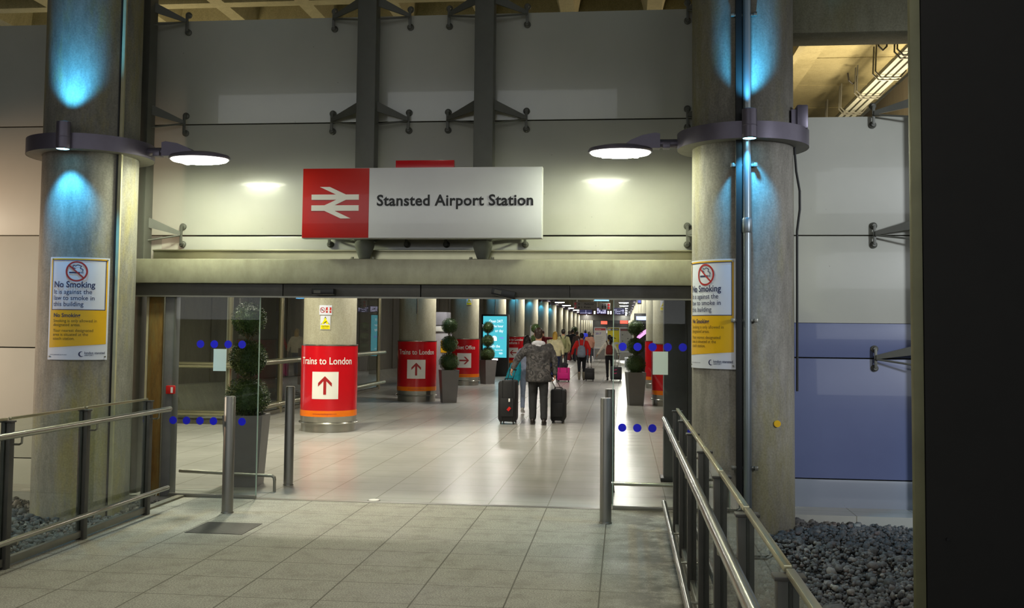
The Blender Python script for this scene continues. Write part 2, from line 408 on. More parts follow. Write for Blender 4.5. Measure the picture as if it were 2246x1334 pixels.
# concourse side walls
mb = MB().b2(-8.95, -8.68, 18.0, 195, 0, 6.5)
for k in range(36): mb.b2(-8.69, -8.66, 18+k*2.4, 18.03+k*2.4, 0, 6.4)
for z in (1.9, 3.9): mb.b2(-8.69, -8.665, 18, 110, z, z+.02)
struct('wall_left', mb, M_wallc, 'dark concrete wall behind the concourse glass screen')
mb = MB().add([(-8.7, 18, 0), (-8.05, 18, 0), (-8.35, 18, .62), (-8.7, 18, .62), (-8.7, 40, 0), (-8.3, 40, 0), (-8.5, 40, .2), (-8.7, 40, .2)],
              [(0, 1, 2, 3), (4, 7, 6, 5), (1, 5, 6, 2), (2, 6, 7, 3), (0, 4, 5, 1)])
struct('trim_3', mb, M_kerb, 'sloping concrete plinth at the foot of the dark wall')
mb = MB().b2(5.2, 5.4, 10.5, 195, 0, 6.5); struct('wall_right', mb, M_wallc, 'concourse wall behind the right columns')
struct('wall_far', MB().b2(-12, 9, 190, 190.3, 0, 6), M_wallc, 'end wall of the concourse')
struct('wall_left', MB().b2(-14, -13.8, -6, 18, 0, 6.2).b2(-13.9, -8.68, 20.6, 20.8, 0, 6.2), M_wallc, 'concrete return wall left of the entrance')
struct('wall_back', MB().b2(-16, 10.6, -8.2, -8, -.3, 1.95), M_wallc, 'concrete wall across the road behind the camera')

# ------------------------------------------------------------------ gravel
def gravel(name, label, regs, zf, n, seed):
    rng = np.random.default_rng(seed); t = (1+5**.5)/2
    iv = np.array([(-1,t,0),(1,t,0),(-1,-t,0),(1,-t,0),(0,-1,t),(0,1,t),(0,-1,-t),(0,1,-t),(t,0,-1),(t,0,1),(-t,0,-1),(-t,0,1)], float); iv /= np.linalg.norm(iv[0])
    ifc = np.array([(0,11,5),(0,5,1),(0,1,7),(0,7,10),(0,10,11),(1,5,9),(5,11,4),(11,10,2),(10,7,6),(7,1,8),(3,9,4),(3,4,2),(3,2,6),(3,6,8),(3,8,9),(4,9,5),(2,4,11),(6,2,10),(8,6,7),(9,8,1)])
    x = rng.uniform(regs[0], regs[1], n); y = rng.uniform(regs[2], regs[3], n)
    s = rng.lognormal(math.log(.0165), .38, n); z = zf(x, y)+rng.uniform(-.02, .025, n)
    sc = s[:, None]*rng.uniform(.65, 1.35, (n, 3)); ang = rng.uniform(0, 2*PI, n)
    v = iv[None]*rng.uniform(.75, 1.2, (n, 12, 1))*sc[:, None]
    c, q = np.cos(ang)[:, None], np.sin(ang)[:, None]
    vx = v[..., 0]*c-v[..., 1]*q; vy = v[..., 0]*q+v[..., 1]*c
    V = np.stack([vx+x[:, None], vy+y[:, None], v[..., 2]+z[:, None]], -1).reshape(-1, 3)
    Fc = (ifc[None]+(np.arange(n)*12)[:, None, None]).reshape(-1)
    me = bpy.data.meshes.new(name); me.vertices.add(len(V)); me.vertices.foreach_set('co', V.ravel())
    nf = len(Fc)//3; me.loops.add(len(Fc)); me.loops.foreach_set('vertex_index', Fc.astype(np.int32))
    me.polygons.add(nf); me.polygons.foreach_set('loop_start', np.arange(0, nf*3, 3, dtype=np.int32)); me.update(calc_edges=True); me.validate()
    t_ = NT(name+'_stone'); inf = t_.new('ShaderNodeNewGeometry')
    rc = t_.ramp(inf.outputs['Random Per Island'], [(0, '#161515'), (.3, '#2a2827'), (.55, '#3f3c3a'), (.8, '#55514c'), (.9, '#4a322a'), (1, '#8e8a80')])
    t_.set(Base_Color=t_.mix(.3, rc, t_.ramp(t_.noise(60), [(.3, '#333333'), (.7, '#999999')])), Roughness=.7)
    return tag(put(name, me, t_.m), label, 'gravel', kind='stuff')
gravel('gravel', 'loose grey gravel bed at the foot of the right concrete column', (.62, 4.6, 1.9, 10.0), lambda x, y: -.07-.0*y+.02*np.sin(x*3+y)+.02*np.sin(y*2.3), 30000, 3)
gravel('gravel', 'loose grey gravel seen through the glass of the left balustrade', (-8.6, -4.52, 5.4, 10.0), lambda x, y: -.09+.03*np.sin(x*2+y), 19000, 5)

# ------------------------------------------------------------------ columns
def column(loc, R, mat, label, h=6.3, z0=0.0, group=None):
    t = thing('concrete_column', label, 'column', loc, group=group)
    MB().lathe([(R, z0), (R, h)], 64).build('shaft', mat, t)
    return t
cL = column((-5.31, 9.45, 0), .45, M_col, 'stained concrete column left of the entrance, with a no smoking sign', z0=-.3)
cR = column((1.09, 9.45, 0), .46, M_colr, 'stained concrete column right of the entrance, with a pipe down its front', z0=-.3)
MB().lathe([(.03, 0), (.03, .02)], 12, m=Matrix.Translation((.25, -.4, .93)) @ Matrix.Rotation(PI/2, 4, 'X')).build('paint_mark', M_yel, cR)['label'] = 'small yellow paint spot'

RY = [16.7+7.3*k for k in range(23)]
names = ['nearest', 'second', 'third', 'fourth', 'fifth', 'sixth']
def sleeve(t, R, lines, arrow, a0, xo=0.0):
    """wrapped enamel sign of a column: red, orange band, steel foot; lettering and arrow square"""
    MB().lathe([(R, .36), (R, 1.44)], 64, cap=False).build('red_wrap', M_red, t)
    MB().lathe([(R+.001, .26), (R+.001, .36)], 64, cap=False).build('orange_band', M_or, t)['label'] = 'orange band with fine print'
    b = MB().lathe([(R-.01, .155), (R-.002, .26)], 64, cap=False); b.lathe([(R-.02, 0), (R-.02, .155)], 64, cap=False)
    b.build('steel_foot', M_ss, t)
    n = 64; tor = [(R+.0+.022*math.cos(a), .15+.018*math.sin(a)) for a in [2*PI*i/8 for i in range(9)]]
    MB().lathe(tor, n, cap=False).build('foot_ring', M_ss, t)
    MB().lathe([(R+.004, 1.435), (R+.006, 1.445), (R+.004, 1.455), (.44, 1.455)], 64, cap=False).build('top_rim', M_ss, t)
    if lines:
        m = MB(); z = 1.13 + (.13 if len(lines) > 1 else 0)
        for k, l in enumerate(lines): text(l, .165, xo, z-k*.15, 0, .012, 'CENTER', .84, m)
        cylwrap(m, R+.004, a0).build('lettering', M_lett, t, smooth=0)
    if arrow:
        zc_ = .78 if len(lines) < 2 else .72
        sq = subdiv_x(rect(xo-.225, xo+.225, zc_-.225, zc_+.225), .05); cylwrap(sq, R+.003, a0).build('arrow_panel', M_lett, t)
        def A(x, z):
            return {'up': (x, z), 'right': (z, -x), 'left': (-z, x)}[arrow]
        ar = MB()
        for pts in ([(-.024, -.15), (.024, -.15), (.024, .1), (-.024, .1)], [(0, .155), (-.115, .04), (-.115, -.02), (0, .095)], [(0, .155), (.115, .04), (.115, -.02), (0, .095)]):
            q = [A(*p) for p in pts]; k = len(ar.v)
            ar.add([(xo+x, 0, zc_+z) for x, z in q], [(0, 1, 2, 3)])
        cylwrap(subdiv_x(ar, .04), R+.006, a0).build('arrow', M_redink, t)
    m = text('www.stanstedexpress.com', .038, xo, .298, 0, 0, 'CENTER', 1)
    cylwrap(m, R+.004, a0).build('fine_print', M_redink, t, smooth=0)
Ls = {0: (['Trains to London'], 'up'), 1: (['Trains to London'], 'up'), 2: (['Ticket Office'], 'right'), 4: (['Trains to London', 'Platform 1'], 'left')}
LL = ['concrete column wrapped in a red Trains to London sign, nearest inside the doors on the left',
      'concrete column in a red Trains to London sign, second inside the doors, beside a white machine',
      'concrete column wrapped in the red Ticket Office sign with a right arrow',
      'concrete column hidden behind the blue screen kiosk']
for k, y in enumerate(RY):
    if k < 4: t = column((XL, y, 0), .445, M_colin, LL[k])
    elif k < 6: t = column((XL, y, 0), .445, M_colin, ['concrete column in a red sign with a left arrow, right of the blue screen', 'concrete column behind the blonde traveller on the left row'][k-4])
    else: t = column((XL, y, 0), .445, M_colin, 'bare round concrete column far along the left side of the concourse', 5.2, group='far columns of the left row')
    if k < 6:
        l, a = Ls.get(k, ([], None)); sleeve(t, .475, l, a, math.radians([10, 11, 6, 4, 4, 4][k]), [-.015, -.01, .02, 0, -.04, 0][k])
for k, y in enumerate(RY):
    lb = ['concrete column with a red wrap, edge showing beside the dark door post', 'concrete column with red and orange wrap behind the right hand notice on the glass', 'concrete column with a red wrap behind the right potted topiary'][k] if k < 3 else 'bare round concrete column far along the right side of the concourse'
    t = column((XR, y, 0), .445, M_colin, lb, 6.3 if k < 4 else 5.2, group=None if k < 3 else 'far columns of the right row')
    if k < 3: sleeve(t, .475, [], None, 0)

# ------------------------------------------------------------------ ring lamps
M_lens = emit('lamp_lens_light', (1, .99, .82), 15)
M_led = emit('lamp_led_light', (.94, 1, .72), 350)
M_lensin = emit('inner_lamp_lens_light', (1, .95, .86), 128)
M_blue = emit('blue_spot_light', (.25, .75, 1), 14)
def ring_lamp(loc, side, label, zr=3.48, RI=.47, sa=None, near=True, blue=True, group=None, lens=None):
    t = thing('ring_lamp', label, 'lamp', loc, group=group)
    n = 48 if near else 24
    MB().lathe([(.60, zr-.075), (.60, zr+.075), (.585, zr+.078), (.575, zr+.075), (.575, zr-.06)], n, cap=False).build('ring', M_lamp, t)
    MB().lathe([(.598, zr-.074), (.455, zr-.074), (.455, zr-.06), (.59, zr-.06)], n, cap=False).build('ring_underside', M_under, t)
    sg = side
    arm = MB().cap_((sg*.58, 0, zr-.01), (sg*.80, 0, zr-.01), .042, .042, 14)
    arm.box((sg*.70, 0, zr-.03), (.07, .11, .06), .01); arm.build('arm', M_lamp, t)
    # shark fin casing and flat oval head
    fin = MB(); pr = [(.76, -.06), (.76, .075), (.80, .085), (.92, .065), (1.03, .02), (1.10, -.03), (1.0, -.06)]
    for w, s_ in ((.07, 1),): fin.poly([(sg*x, zr+z_) for x, z_ in pr], -.065, .065)
    fin.build('fin_casing', M_lamp, t)
    cx = sg*1.13; m = Matrix.Translation((cx, 0, zr-.075)) @ Matrix.Diagonal((1.0, .78, 1, 1))
    MB().lathe([(.30, -.015), (.305, 0), (.29, .022), (.2, .045), (.05, .055)], n, m=m).build('lamp_head', M_lamp, t)
    lp = MB().lathe([(.285, -.018), (.27, -.032), (.2, -.045), (.02, -.05)], n if near else 12, m=m); l = lp.build('lens', lens or (M_lens if near else M_lensin), t)
    if near:
        mb = MB()
        for i in range(4): mb.box((cx+(-.15+.10*i), 0, zr-.1245), (.045, .15 if i in (0, 3) else .19, .010), .003)
        mb.build('light_strip', M_led, t)
    if blue:
        a = sa if sa is not None else 0.0; px, py = .635*math.sin(a), -.635*math.cos(a)
        h = MB().lathe([(.058, -.11), (.064, -.10), (.064, .0), (.066, .002), (.066, .006), (.064, .008), (.064, .145), (.055, .15)], 20, m=Matrix.Translation((px, py, zr+.02)), cap=False)
        h.box((px*.94, py*.94, zr), (.06, .05, .09)); hs = h.build('spot_housing', M_lamp, t)
        MB().lathe([(.056, 0), (.056, .004)], 20, c=(px, py, zr-.088)).build('spot_lens', M_blue, t)
        for up in (0, 1):
            ld = bpy.data.lights.new('blue_spot', 'SPOT'); ld.color = (.07, .52, 1.0); ld.energy = (105 if near else 30)*(1.1 if not up else 1.35); ld.spot_size = math.radians(86 if not up else 92); ld.spot_blend = .6 if not up else 1.0; ld.shadow_soft_size = .03
            lo = bpy.data.objects.new('blue_spot', ld); COL.objects.link(lo); lo.parent = t
            lo.location = (px, py, zr+(.20 if up else -.11)); tl = math.radians(6)
            d = Vector((-math.sin(a)*math.sin(tl), math.cos(a)*math.sin(tl), (1 if up else -1)*math.cos(tl)))
            lo.rotation_euler = d.to_track_quat('-Z', 'Y').to_euler()
    return t
ring_lamp((-5.31, 9.45, 0), 1, 'violet-grey ring lamp with disc light on the left front column', 3.47, sa=math.radians(6))
rR = ring_lamp((1.09, 9.45, 0), -1, 'violet-grey ring lamp with disc light on the right front column', 3.50, sa=math.radians(-1))
bx_ = MB().box((.50, -.22, 3.67), (.10, .16, .22), .02); bx_.box((.43, -.24, 3.64), (.05, .06, .2)); bx_.build('control_box', M_lamp, rR)
for k, y in enumerate(RY):
    nearb = k < 5
    lab = 'disc ring lamp on the %s column inside, left row' % names[k] if k < 5 else 'small glowing disc lamp far along the left column row'
    ring_lamp((XL, y, 0), 1, lab, 3.55, near=False, blue=k < 8, sa=.1, group=None if k < 5 else 'far lamps of the left row')
    lab = 'disc ring lamp on the %s column inside, right row' % names[k] if k < 5 else 'small glowing disc lamp far along the right column row'
    ring_lamp((XR, y, 0), -1, lab, 3.55, near=False, blue=False, group=None if k < 5 else 'far lamps of the right row')

# ------------------------------------------------------------------ pipes on the columns
dp = thing('drain_pipe', 'galvanised drain pipe down the front of the right column', 'pipe', (1.09, 9.45, 0))
def onR(a, r): return (r*math.sin(a), -r*math.cos(a))
pa = math.radians(-2); px_, py_ = onR(pa, .50)
MB().lathe([(.037, -.2), (.037, 6.2)], 18, c=(px_, py_, 0)).build('pipe', M_pipe, dp)
MB().lathe([(.042, 2.60), (.046, 2.61), (.046, 2.72), (.042, 2.73)], 18, c=(px_, py_, 0)).build('coupling', M_pipe, dp)
MB().b2(px_-.095, px_-.04, py_+.0, py_+.05, -.2, 6.2, .004).build('cable_duct', M_blk2, dp)['label'] = 'dark cable duct beside the pipe'
for z in (4.55, 3.2, 1.83, .55):
    MB().b2(px_-.13, px_+.085, py_+.005, py_+.04, z-.012, z+.012, .003).box((px_+.075, py_-.005, z), (.03, .03, .035), .006).box((px_-.125, py_-.005, z), (.03, .03, .035), .006).build('pipe_bracket', M_ssd, dp)
cb = thing('cable', 'black cable hanging down the right edge of the right column', 'cable', (1.09, 9.45, 0))
MB().tube([(.455, -.12, 3.42), (.47, -.12, 3.2), (.50, -.12, 3.02), (.50, -.12, 2.85), (.475, -.12, 2.65), (.47, -.12, 1.2)], .011, 8).build('black_cable', M_blk2, cb)
lp = thing('conduit', 'pale square conduit running down the right edge of the left column', 'pipe', (-5.31, 9.45, 0))
aL = math.radians(62)
MB().box((.47*math.sin(aL)+.01, -.47*math.cos(aL), 3.0), (.032, .03, 6.4), .003).build('channel', plain('cream_conduit', '#b4ad8c', .5), lp)
MB().box((.46*math.sin(aL)-.03, -.46*math.cos(aL)-.0, 3.0), (.045, .03, 6.4), .003).build('dark_gap_strip', M_dk2, lp)  # charcoal strip stands in for the dark gap beside the conduit

# ------------------------------------------------------------------ no smoking signs, bent round the two front columns
def smoking_sign(loc, R, a0, label):
    t = thing('no_smoking_sign', label, 'sign', loc)
    W_, H_ = .55, .975; x0 = -W_/2
    def X(u): return x0+u*W_
    def wr(mb, y, name, mat, st=.04, sm=35):
        mb.v = [(v[0], y, v[2]) for v in mb.v]; o = cylwrap(subdiv_x(mb, st) if st else mb, R, a0).build(name, mat, t, smooth=sm); return o
    b = MB().b2(X(0), X(1), -.012, -.006, 0, H_)
    cylwrap(subdiv_x(b, .04), R, a0).build('plate', M_plate, t)
    m = MB().add([(X(.03), 0, .115), (X(.97), 0, .15), (X(.97), 0, .475), (X(.03), 0, .475)], [(0, 1, 2, 3)])
    for a, b_, c, d in ((.03, .055, .475, .95), (.945, .97, .475, .95), (.03, .97, .95, .962)): m.add(rect(X(a), X(b_), c, d).v, [(0, 1, 2, 3)])
    wr(m, -.0135, 'yellow_field', M_yel)
    m = MB()
    for a, b_, c, d in ((.055, .065, .475, .95), (.935, .945, .475, .95), (.055, .945, .943, .95), (.055, .945, .472, .479)): m.add(rect(X(a), X(b_), c, d).v, [(0, 1, 2, 3)])
    wr(m, -.0140, 'border_line', M_navy)
    cx, cz = X(.47), .84
    m = MB().ring(cx, cz, .082, .098, 0); m.add([(cx-.062, 0, cz+.062), (cx-.072, 0, cz+.052), (cx+.062, 0, cz-.072), (cx+.072, 0, cz-.062)], [(0, 1, 2, 3)])
    wr(m, -.0155, 'prohibition_ring', M_redink)
    m = rect(cx-.066, cx+.03, cz-.019, cz-.005)
    m.add(rect(cx+.036, cx+.043, cz-.019, cz-.005).v, [(0, 1, 2, 3)]); m.add(rect(cx+.049, cx+.056, cz-.019, cz-.005).v, [(0, 1, 2, 3)])
    sm_ = [(cx+.052, cz), (cx+.055, cz+.02), (cx+.03, cz+.028), (cx+.04, cz+.05), (cx+.01, cz+.062), (cx-.01, cz+.05), (cx-.028, cz+.06), (cx-.035, cz+.035), (cx-.01, cz+.025)]
    for p, q in zip(sm_, sm_[1:]):
        d = Vector((q[0]-p[0], q[1]-p[1])).normalized()*.0035; nx, nz = -d.y, d.x
        m.add([(p[0]+nx, 0, p[1]+nz), (p[0]-nx, 0, p[1]-nz), (q[0]-nx, 0, q[1]-nz), (q[0]+nx, 0, q[1]+nz)], [(0, 1, 2, 3)])
    wr(m, -.0148, 'cigarette', M_navy)
    m = text('No Smoking', .082, X(.09), .688, 0, .017, sx=.905)
    wr(m, -.0155, 'heading', M_navy, 0, 0); m = MB()
    for k, l in enumerate(['It is against the', 'law to smoke in', 'this building']): text(l, .062, X(.09), .625-k*.058, 0, .004, sx=.93, mb=m)
    wr(m, -.0155, 'notice_text', M_navy, 0, 0)
    m = text('No Smoking', .052, X(.10), .405, 0, .02, sx=.95); wr(m, -.0155, 'subheading', M_navy, 0, 0)
    M_olv = plain('dark_olive_print', '#5a4a10', .6); m = MB()
    for k, l in enumerate(['Smoking is only allowed in', 'designated areas.', None, 'Your nearest designated', 'area is situated at the', 'coach station.']):
        if l is None: wr(m, -.0155, 'small_print', M_olv, 0, 0); m = MB()
        if l: text(l, .040, X(.10), .357-k*.038+(.022 if k > 2 else 0), 0, .002, sx=.92, mb=m)
    wr(m, -.0155, 'directions_print', M_olv, 0, 0)
    m = text('london stansted', .034, X(.63), .055, 0, .012, sx=.82); text('AIRPORT', .022, X(.63), .036, 0, .0, sx=.9, mb=m); text('www.stanstedairport.com', .016, X(.05), .045, mb=m)
    for i in range(10):
        a = 1.2+i*.42; b_ = a+.42
        for r in (.026,):
            w0, w1 = .011*math.sin(PI*i/10)+.002, .011*math.sin(PI*(i+1)/10)+.002
            m.add([(X(.585)+(r-w0)*math.cos(a), 0, .055+(r-w0)*math.sin(a)), (X(.585)+r*math.cos(a), 0, .055+r*math.sin(a)), (X(.585)+r*math.cos(b_), 0, .055+r*math.sin(b_)), (X(.585)+(r-w1)*math.cos(b_), 0, .055+(r-w1)*math.sin(b_))], [(0, 1, 2, 3)])
    wr(m, -.0155, 'airport_logo', M_navy, 0, 0)
    for u, z in ((.04, H_-.02), (.96, H_-.02), (.04, .03), (.96, .03)):
        m = MB().disc(X(u), z, .008, -.019, -.014, 10); cylwrap(m, R, a0).build('screw', M_ssd, t)
    return t
smoking_sign((-5.31, 9.45, 1.40), .453, math.radians(29.3-10), 'no smoking sign on the left front column, yellow and white')
smoking_sign((1.09, 9.45, 1.40), .463, math.radians(-6.6-41), 'no smoking sign on the right front column, bent away round its left side')

# ------------------------------------------------------------------ beam, header, steel channel
bm_ = thing('entrance_beam', 'long weathered cream steel beam across the entrance', 'beam', (-2.15, 9.95, 2.16))
MB().b2(-5.02, 1.2, 9.80, 10.12, 2.17, 2.42, .012).build('beam_body', M_beam, bm_, True)
hd = thing('door_header', 'dark grey sliding door header under the cream beam', 'door header', (-2.1, 9.95, 2.03))
for a, b in ((-5.0, -3.44), (-3.43, -2.02), (-2.01, -.53), (-.52, 1.05)): MB().b2(a, b, 9.84, 10.06, 2.04, 2.166, .003).build('cover_panel', M_dk, hd, True)
MB().b2(-5.0, 1.05, 9.83, 9.87, 2.03, 2.045).build('edge_strip', M_ssd, hd, True)
ch = thing('steel_channel', 'lit steel channel above and behind the cream beam', 'channel', (-2.1, 10.25, 2.42))
MB().b2(-5.0, 1.2, 10.20, 10.36, 2.40, 2.53, .004).build('channel_face', M_ssw, ch, True)
MB().b2(-5.0, 1.2, 10.18, 10.36, 2.53, 2.545, .003).build('top_lip', M_ssw, ch, True)
s1 = thing('door_sensor', 'small black door sensor fixed level on the header', 'sensor', (-2.99, 9.78, 2.09))
MB().box((0, 0, 0), (.225, .1, .062), .008).build('sensor_body', M_black, s1); rect(-.09, -.02, -.018, .012, -.051).build('sensor_window', M_dk, s1)
s2 = thing('door_sensor', 'black door sensor hanging crooked from the header', 'sensor', (-1.17, 9.76, 2.085))
MB().box((0, 0, 0), (.235, .1, .075), .008, rot=(0, math.radians(13), 0)).build('sensor_body', M_black, s2)
m = rect(-.09, -.02, -.018, .018, -.051); m.v = [tuple(Matrix.Rotation(math.radians(13), 3, 'Y') @ Vector(v)) for v in m.v]; m.build('sensor_window', M_dk, s2)

# ------------------------------------------------------------------ posts with bracket arms and clamps
def clamp(t, x, z, y=10.35):
    m = MB().box((x, y-.055, z), (.028, .02, .19), .004)
    for s in (-1, 1):
        m.lathe([(.036, 0), (.036, .018), (.022, .03), (.018, .05)], 14, m=Matrix.Translation((x, y-.001, z+s*.095)) @ Matrix.Rotation(PI/2, 4, 'X'))
    m.build('clamp', M_post, t)
def arm(t, xp, yp, x, z, dz=.0):
    y = 10.27
    a0, a1 = Vector((xp, yp, z+.12)), Vector((x, y, z+.01))
    MB().add([a0+Vector((0, 0, .055)), a0+Vector((0, 0, -.055)), a1+Vector((0, 0, -.015)), a1+Vector((0, 0, .025)),
              a0+Vector((0, .02, .055)), a0+Vector((0, .02, -.055)), a1+Vector((0, .02, -.015)), a1+Vector((0, .02, .025))],
             [(0, 1, 2, 3), (7, 6, 5, 4), (0, 4, 5, 1), (1, 5, 6, 2), (2, 6, 7, 3), (3, 7, 4, 0)]).build('bracket_arm', M_post, t)
    mb = MB().tube([(xp, yp, z-.075), (x, y, z-.005)], .010, 8); mb.build('tie_rod', M_post, t)
def facade_post(x, label, zs, sides, cone=True, z0=2.45, z1=6.3, w=.2, y=10.1):
    t = thing('facade_post', label, 'post', (x, y, 0))
    MB().b2(x-w/2, x+w/2, y-.09, y+.09, z0+(.17 if cone else 0), z1, .012).build('post_shaft', M_post, t, True)
    if cone:
        MB().lathe([(.055, .0), (.06, .01), (.078, .06), (.098, .12), (.102, .15), (.094, .18), (.07, .19)], 24, c=(x, y-.02, z0-.005)).build('foot_cone', M_cone, t, True)
        m = MB().b2(x-.13, x+.13, y-.12, y+.06, z0-.028, z0-.012, .003)
        for s in (-1, 1): m.lathe([(.016, 0), (.016, .02)], 6, c=(x+s*.11, y-.08, z0-.012))
        m.build('base_plate', M_beam, t, True)
    for z in zs:
        for xx in sides:
            k = 1 if xx > x else -1
            m = MB(); o = thing_part = None
            arm_t = t; l0 = t.location.copy(); t.location = (0, 0, 0)
            clamp(t, xx, z); arm(t, x+k*(w/2-.01), y, xx, z); t.location = l0
            for c in kids(t):
                if c.name.split('.')[0] in ('clamp', 'bracket_arm', 'tie_rod') and not c.get('_m'): c.data.transform(Matrix.Translation(-l0)); c['_m'] = 1
    return t
facade_post(-2.66, 'grey steel post standing on the beam behind the red end of the station sign', (2.71, 3.92, 5.03), (-3.10, -2.27))
facade_post(-1.43, 'grey steel post standing on the beam behind the white part of the station sign', (2.71, 3.92, 5.03), (-1.85, -1.02))
facade_post(-5.10, 'tall grey steel post right behind the left front column', (2.71, 3.92, 5.03), (-4.74,), False, -.1, w=.17)
facade_post(1.0, 'grey steel post hidden behind the right front column', (2.71, 3.92, 5.03), (.64,), False, 2.42, w=.17)
facade_post(3.02, 'steel post behind the dark foreground pillar, with clamps on the right wall', (1.48, 2.71, 3.92), (2.48,), False, -.1, 4.5, w=.17)
for o in COL.objects:
    if '_m' in o: del o['_m']

# ------------------------------------------------------------------ station sign
sg = thing('station_sign', 'large red and white sign reading Stansted Airport Station', 'sign', (-2.0, 9.72, 2.62))
def SG(m): m.v = [(v[0]+2.0, v[1]-9.72, v[2]-2.62) for v in m.v]; return m
SG(MB().b2(-3.205, -.795, 9.70, 9.82, 2.62, 3.325, .004)).build('casing', plain('pale_grey_casing', '#b9b9b8', .4), sg)
SG(MB().b2(-3.20, -2.522, 9.690, 9.702, 2.625, 3.32, .002)).build('red_panel', M_redv, sg)
SG(MB().b2(-2.521, -.80, 9.690, 9.702, 2.625, 3.32, .002)).build('white_panel', M_white, sg)
m = text('Stansted Airport Station', .152, -2.445, 2.945, 9.686, .024, sx=1.0, space=1.04)
w = max(v[0] for v in m.v)-min(v[0] for v in m.v); x0 = min(v[0] for v in m.v)
m.v = [(-2.44+(v[0]-x0)*1.558/w, v[1], v[2]) for v in m.v]; SG(m).build('lettering', M_ink, sg, smooth=0)
# double arrow symbol: zoom coordinates 92..320 x 885..1035 -> metres
def ZA(x, y): return (-3.20+(x-48)*(.678/320), 3.32-(y-797)*(.695/328))
m = MB()
for pts in ([(92, 921), (320, 921), (320, 946), (92, 946)], [(92, 972), (320, 972), (320, 998), (92, 998)],
            [(132, 885), (180, 885), (258, 921), (210, 921)], [(212, 946), (258, 946), (204, 972), (155, 972)],
            [(155, 998), (204, 998), (282, 1034), (234, 1034)]):
    m.poly([ZA(*p) for p in pts], 9.684, 9.690)
SG(m).build('double_arrow_symbol', M_lett, sg)
sb = thing('sign', 'red strip showing just above the station sign', 'sign', (-2.01, 9.95, 3.3))
MB().b2(-.30, .30, -.03, .03, .0, .135, .003).build('red_strip', M_red, sb)

# ------------------------------------------------------------------ sliding doors, frame posts
rp = thing('door_post', 'rust-stained brown steel post left of the glass door', 'post', (-4.79, 9.95, 0))
MB().b2(-.085, .085, -.06, .1, 0, 2.04, .003).build('rusty_face', M_rust, rp)
MB().b2(-.115, -.088, -.055, .08, 0, 2.04, .003).build('pale_edge', plain('pale_edge_paint', '#a9a084', .5), rp)
dpst = thing('door_post', 'grey steel jamb between the rusty post and the glass', 'post', (-4.65, 9.94, 0))
MB().b2(-.05, .055, -.06, .08, 0, 2.04, .006).build('jamb', plain('jamb_grey', '#6b6b6a', .5, .2), dpst); MB().b2(-.055, -.04, -.068, -.06, 0, 2.04).build('edge_bead', M_ss, dpst)
cx = thing('call_box', 'small red emergency box on the grey door jamb', 'call box', (-4.60, 9.853, 1.08))
MB().box((0, 0, 0), (.085, .05, .085), .008).build('red_case', M_callred, cx); rect(.012, .035, -.03, .028, -.026).build('white_label', M_lett, cx)
def door(n, x0, x1, label):
    t = thing('door_%d' % n, label, 'door', ((x0+x1)/2, 9.87, 0)); t['kind'] = 'structure'
    MB().b2(x0, x1, 9.868, 9.880, .03, 2.04).build('glass_pane', M_glass2, t, True)
    MB().b2(x0, x1, 9.855, 9.893, .0, .035, .003).build('bottom_rail', M_ssd, t, True)
    MB().b2((x1 if n == 1 else x0)-.004, (x1 if n == 1 else x0)+.004, 9.866, 9.882, .03, 2.04).build('pane_edge', plain('green_glass_edge', '#9fb5a6', .3), t, True)
    return t
door(1, -4.60, -3.68, 'left sliding glass door with blue dots'); door(2, -.10, 1.0, 'right sliding glass door with blue dots')
def dot(x, z, lab, gr):
    o = MB().disc(0, 0, .040, 0, .002, 24).build('dot_sticker', M_bluedot); o.location = (x, 9.862, z); tag(o, lab, 'sticker', gr)
LU = 'upper row of blue dots on the left glass door'; LLo = 'lower row of blue dots on the left glass door'
for i in range(4): dot(-4.30+i*.147, 1.55, 'round blue sticker in the upper row on the left glass door', LU)
for i in range(4): dot(-4.57+i*.143, .77, 'round blue sticker in the lower row on the left glass door, left run of four', LLo)
dot(-3.84, .77, 'round blue sticker in front of the big grey planter', None)
for i in range(5): dot(-.01+i*.145, 1.575, 'round blue sticker in the upper row on the right glass door', 'upper row of blue dots on the right glass door')
for i in range(3): dot(-.01+i*.145, .79, 'round blue sticker in the lower row on the right glass door', 'lower row of blue dots on the right glass door')
o = MB().b2(-.068, .068, 0, .003, -.112, .112).build('paper_notice', M_paper); o.location = (-4.09, 9.862, 1.39); tag(o, 'blank white paper notice on the left glass door', 'notice')
o = MB().b2(-.073, .073, 0, .003, -.112, .112).build('paper_notice', M_paper); o.location = (.355, 9.862, 1.42); tag(o, 'blank white paper notice on the right glass door', 'notice')
o = thing('door_pocket', 'tall dark grey steel casing behind the right glass door', 'door casing', (.85, 11.85, 0))
M_pk = plain('casing_grey', '#626262', .5); MB().b2(-.385, -.12, -.06, .2, .04, 2.9, .006).build('left_panel', M_pk, o); MB().b2(-.118, .4, -.03, .2, .04, 2.9, .006).build('right_panel', M_pk, o)
MB().b2(-.42, .4, -.09, .22, 0, .045, .006).build('foot_plate', M_dk2, o)

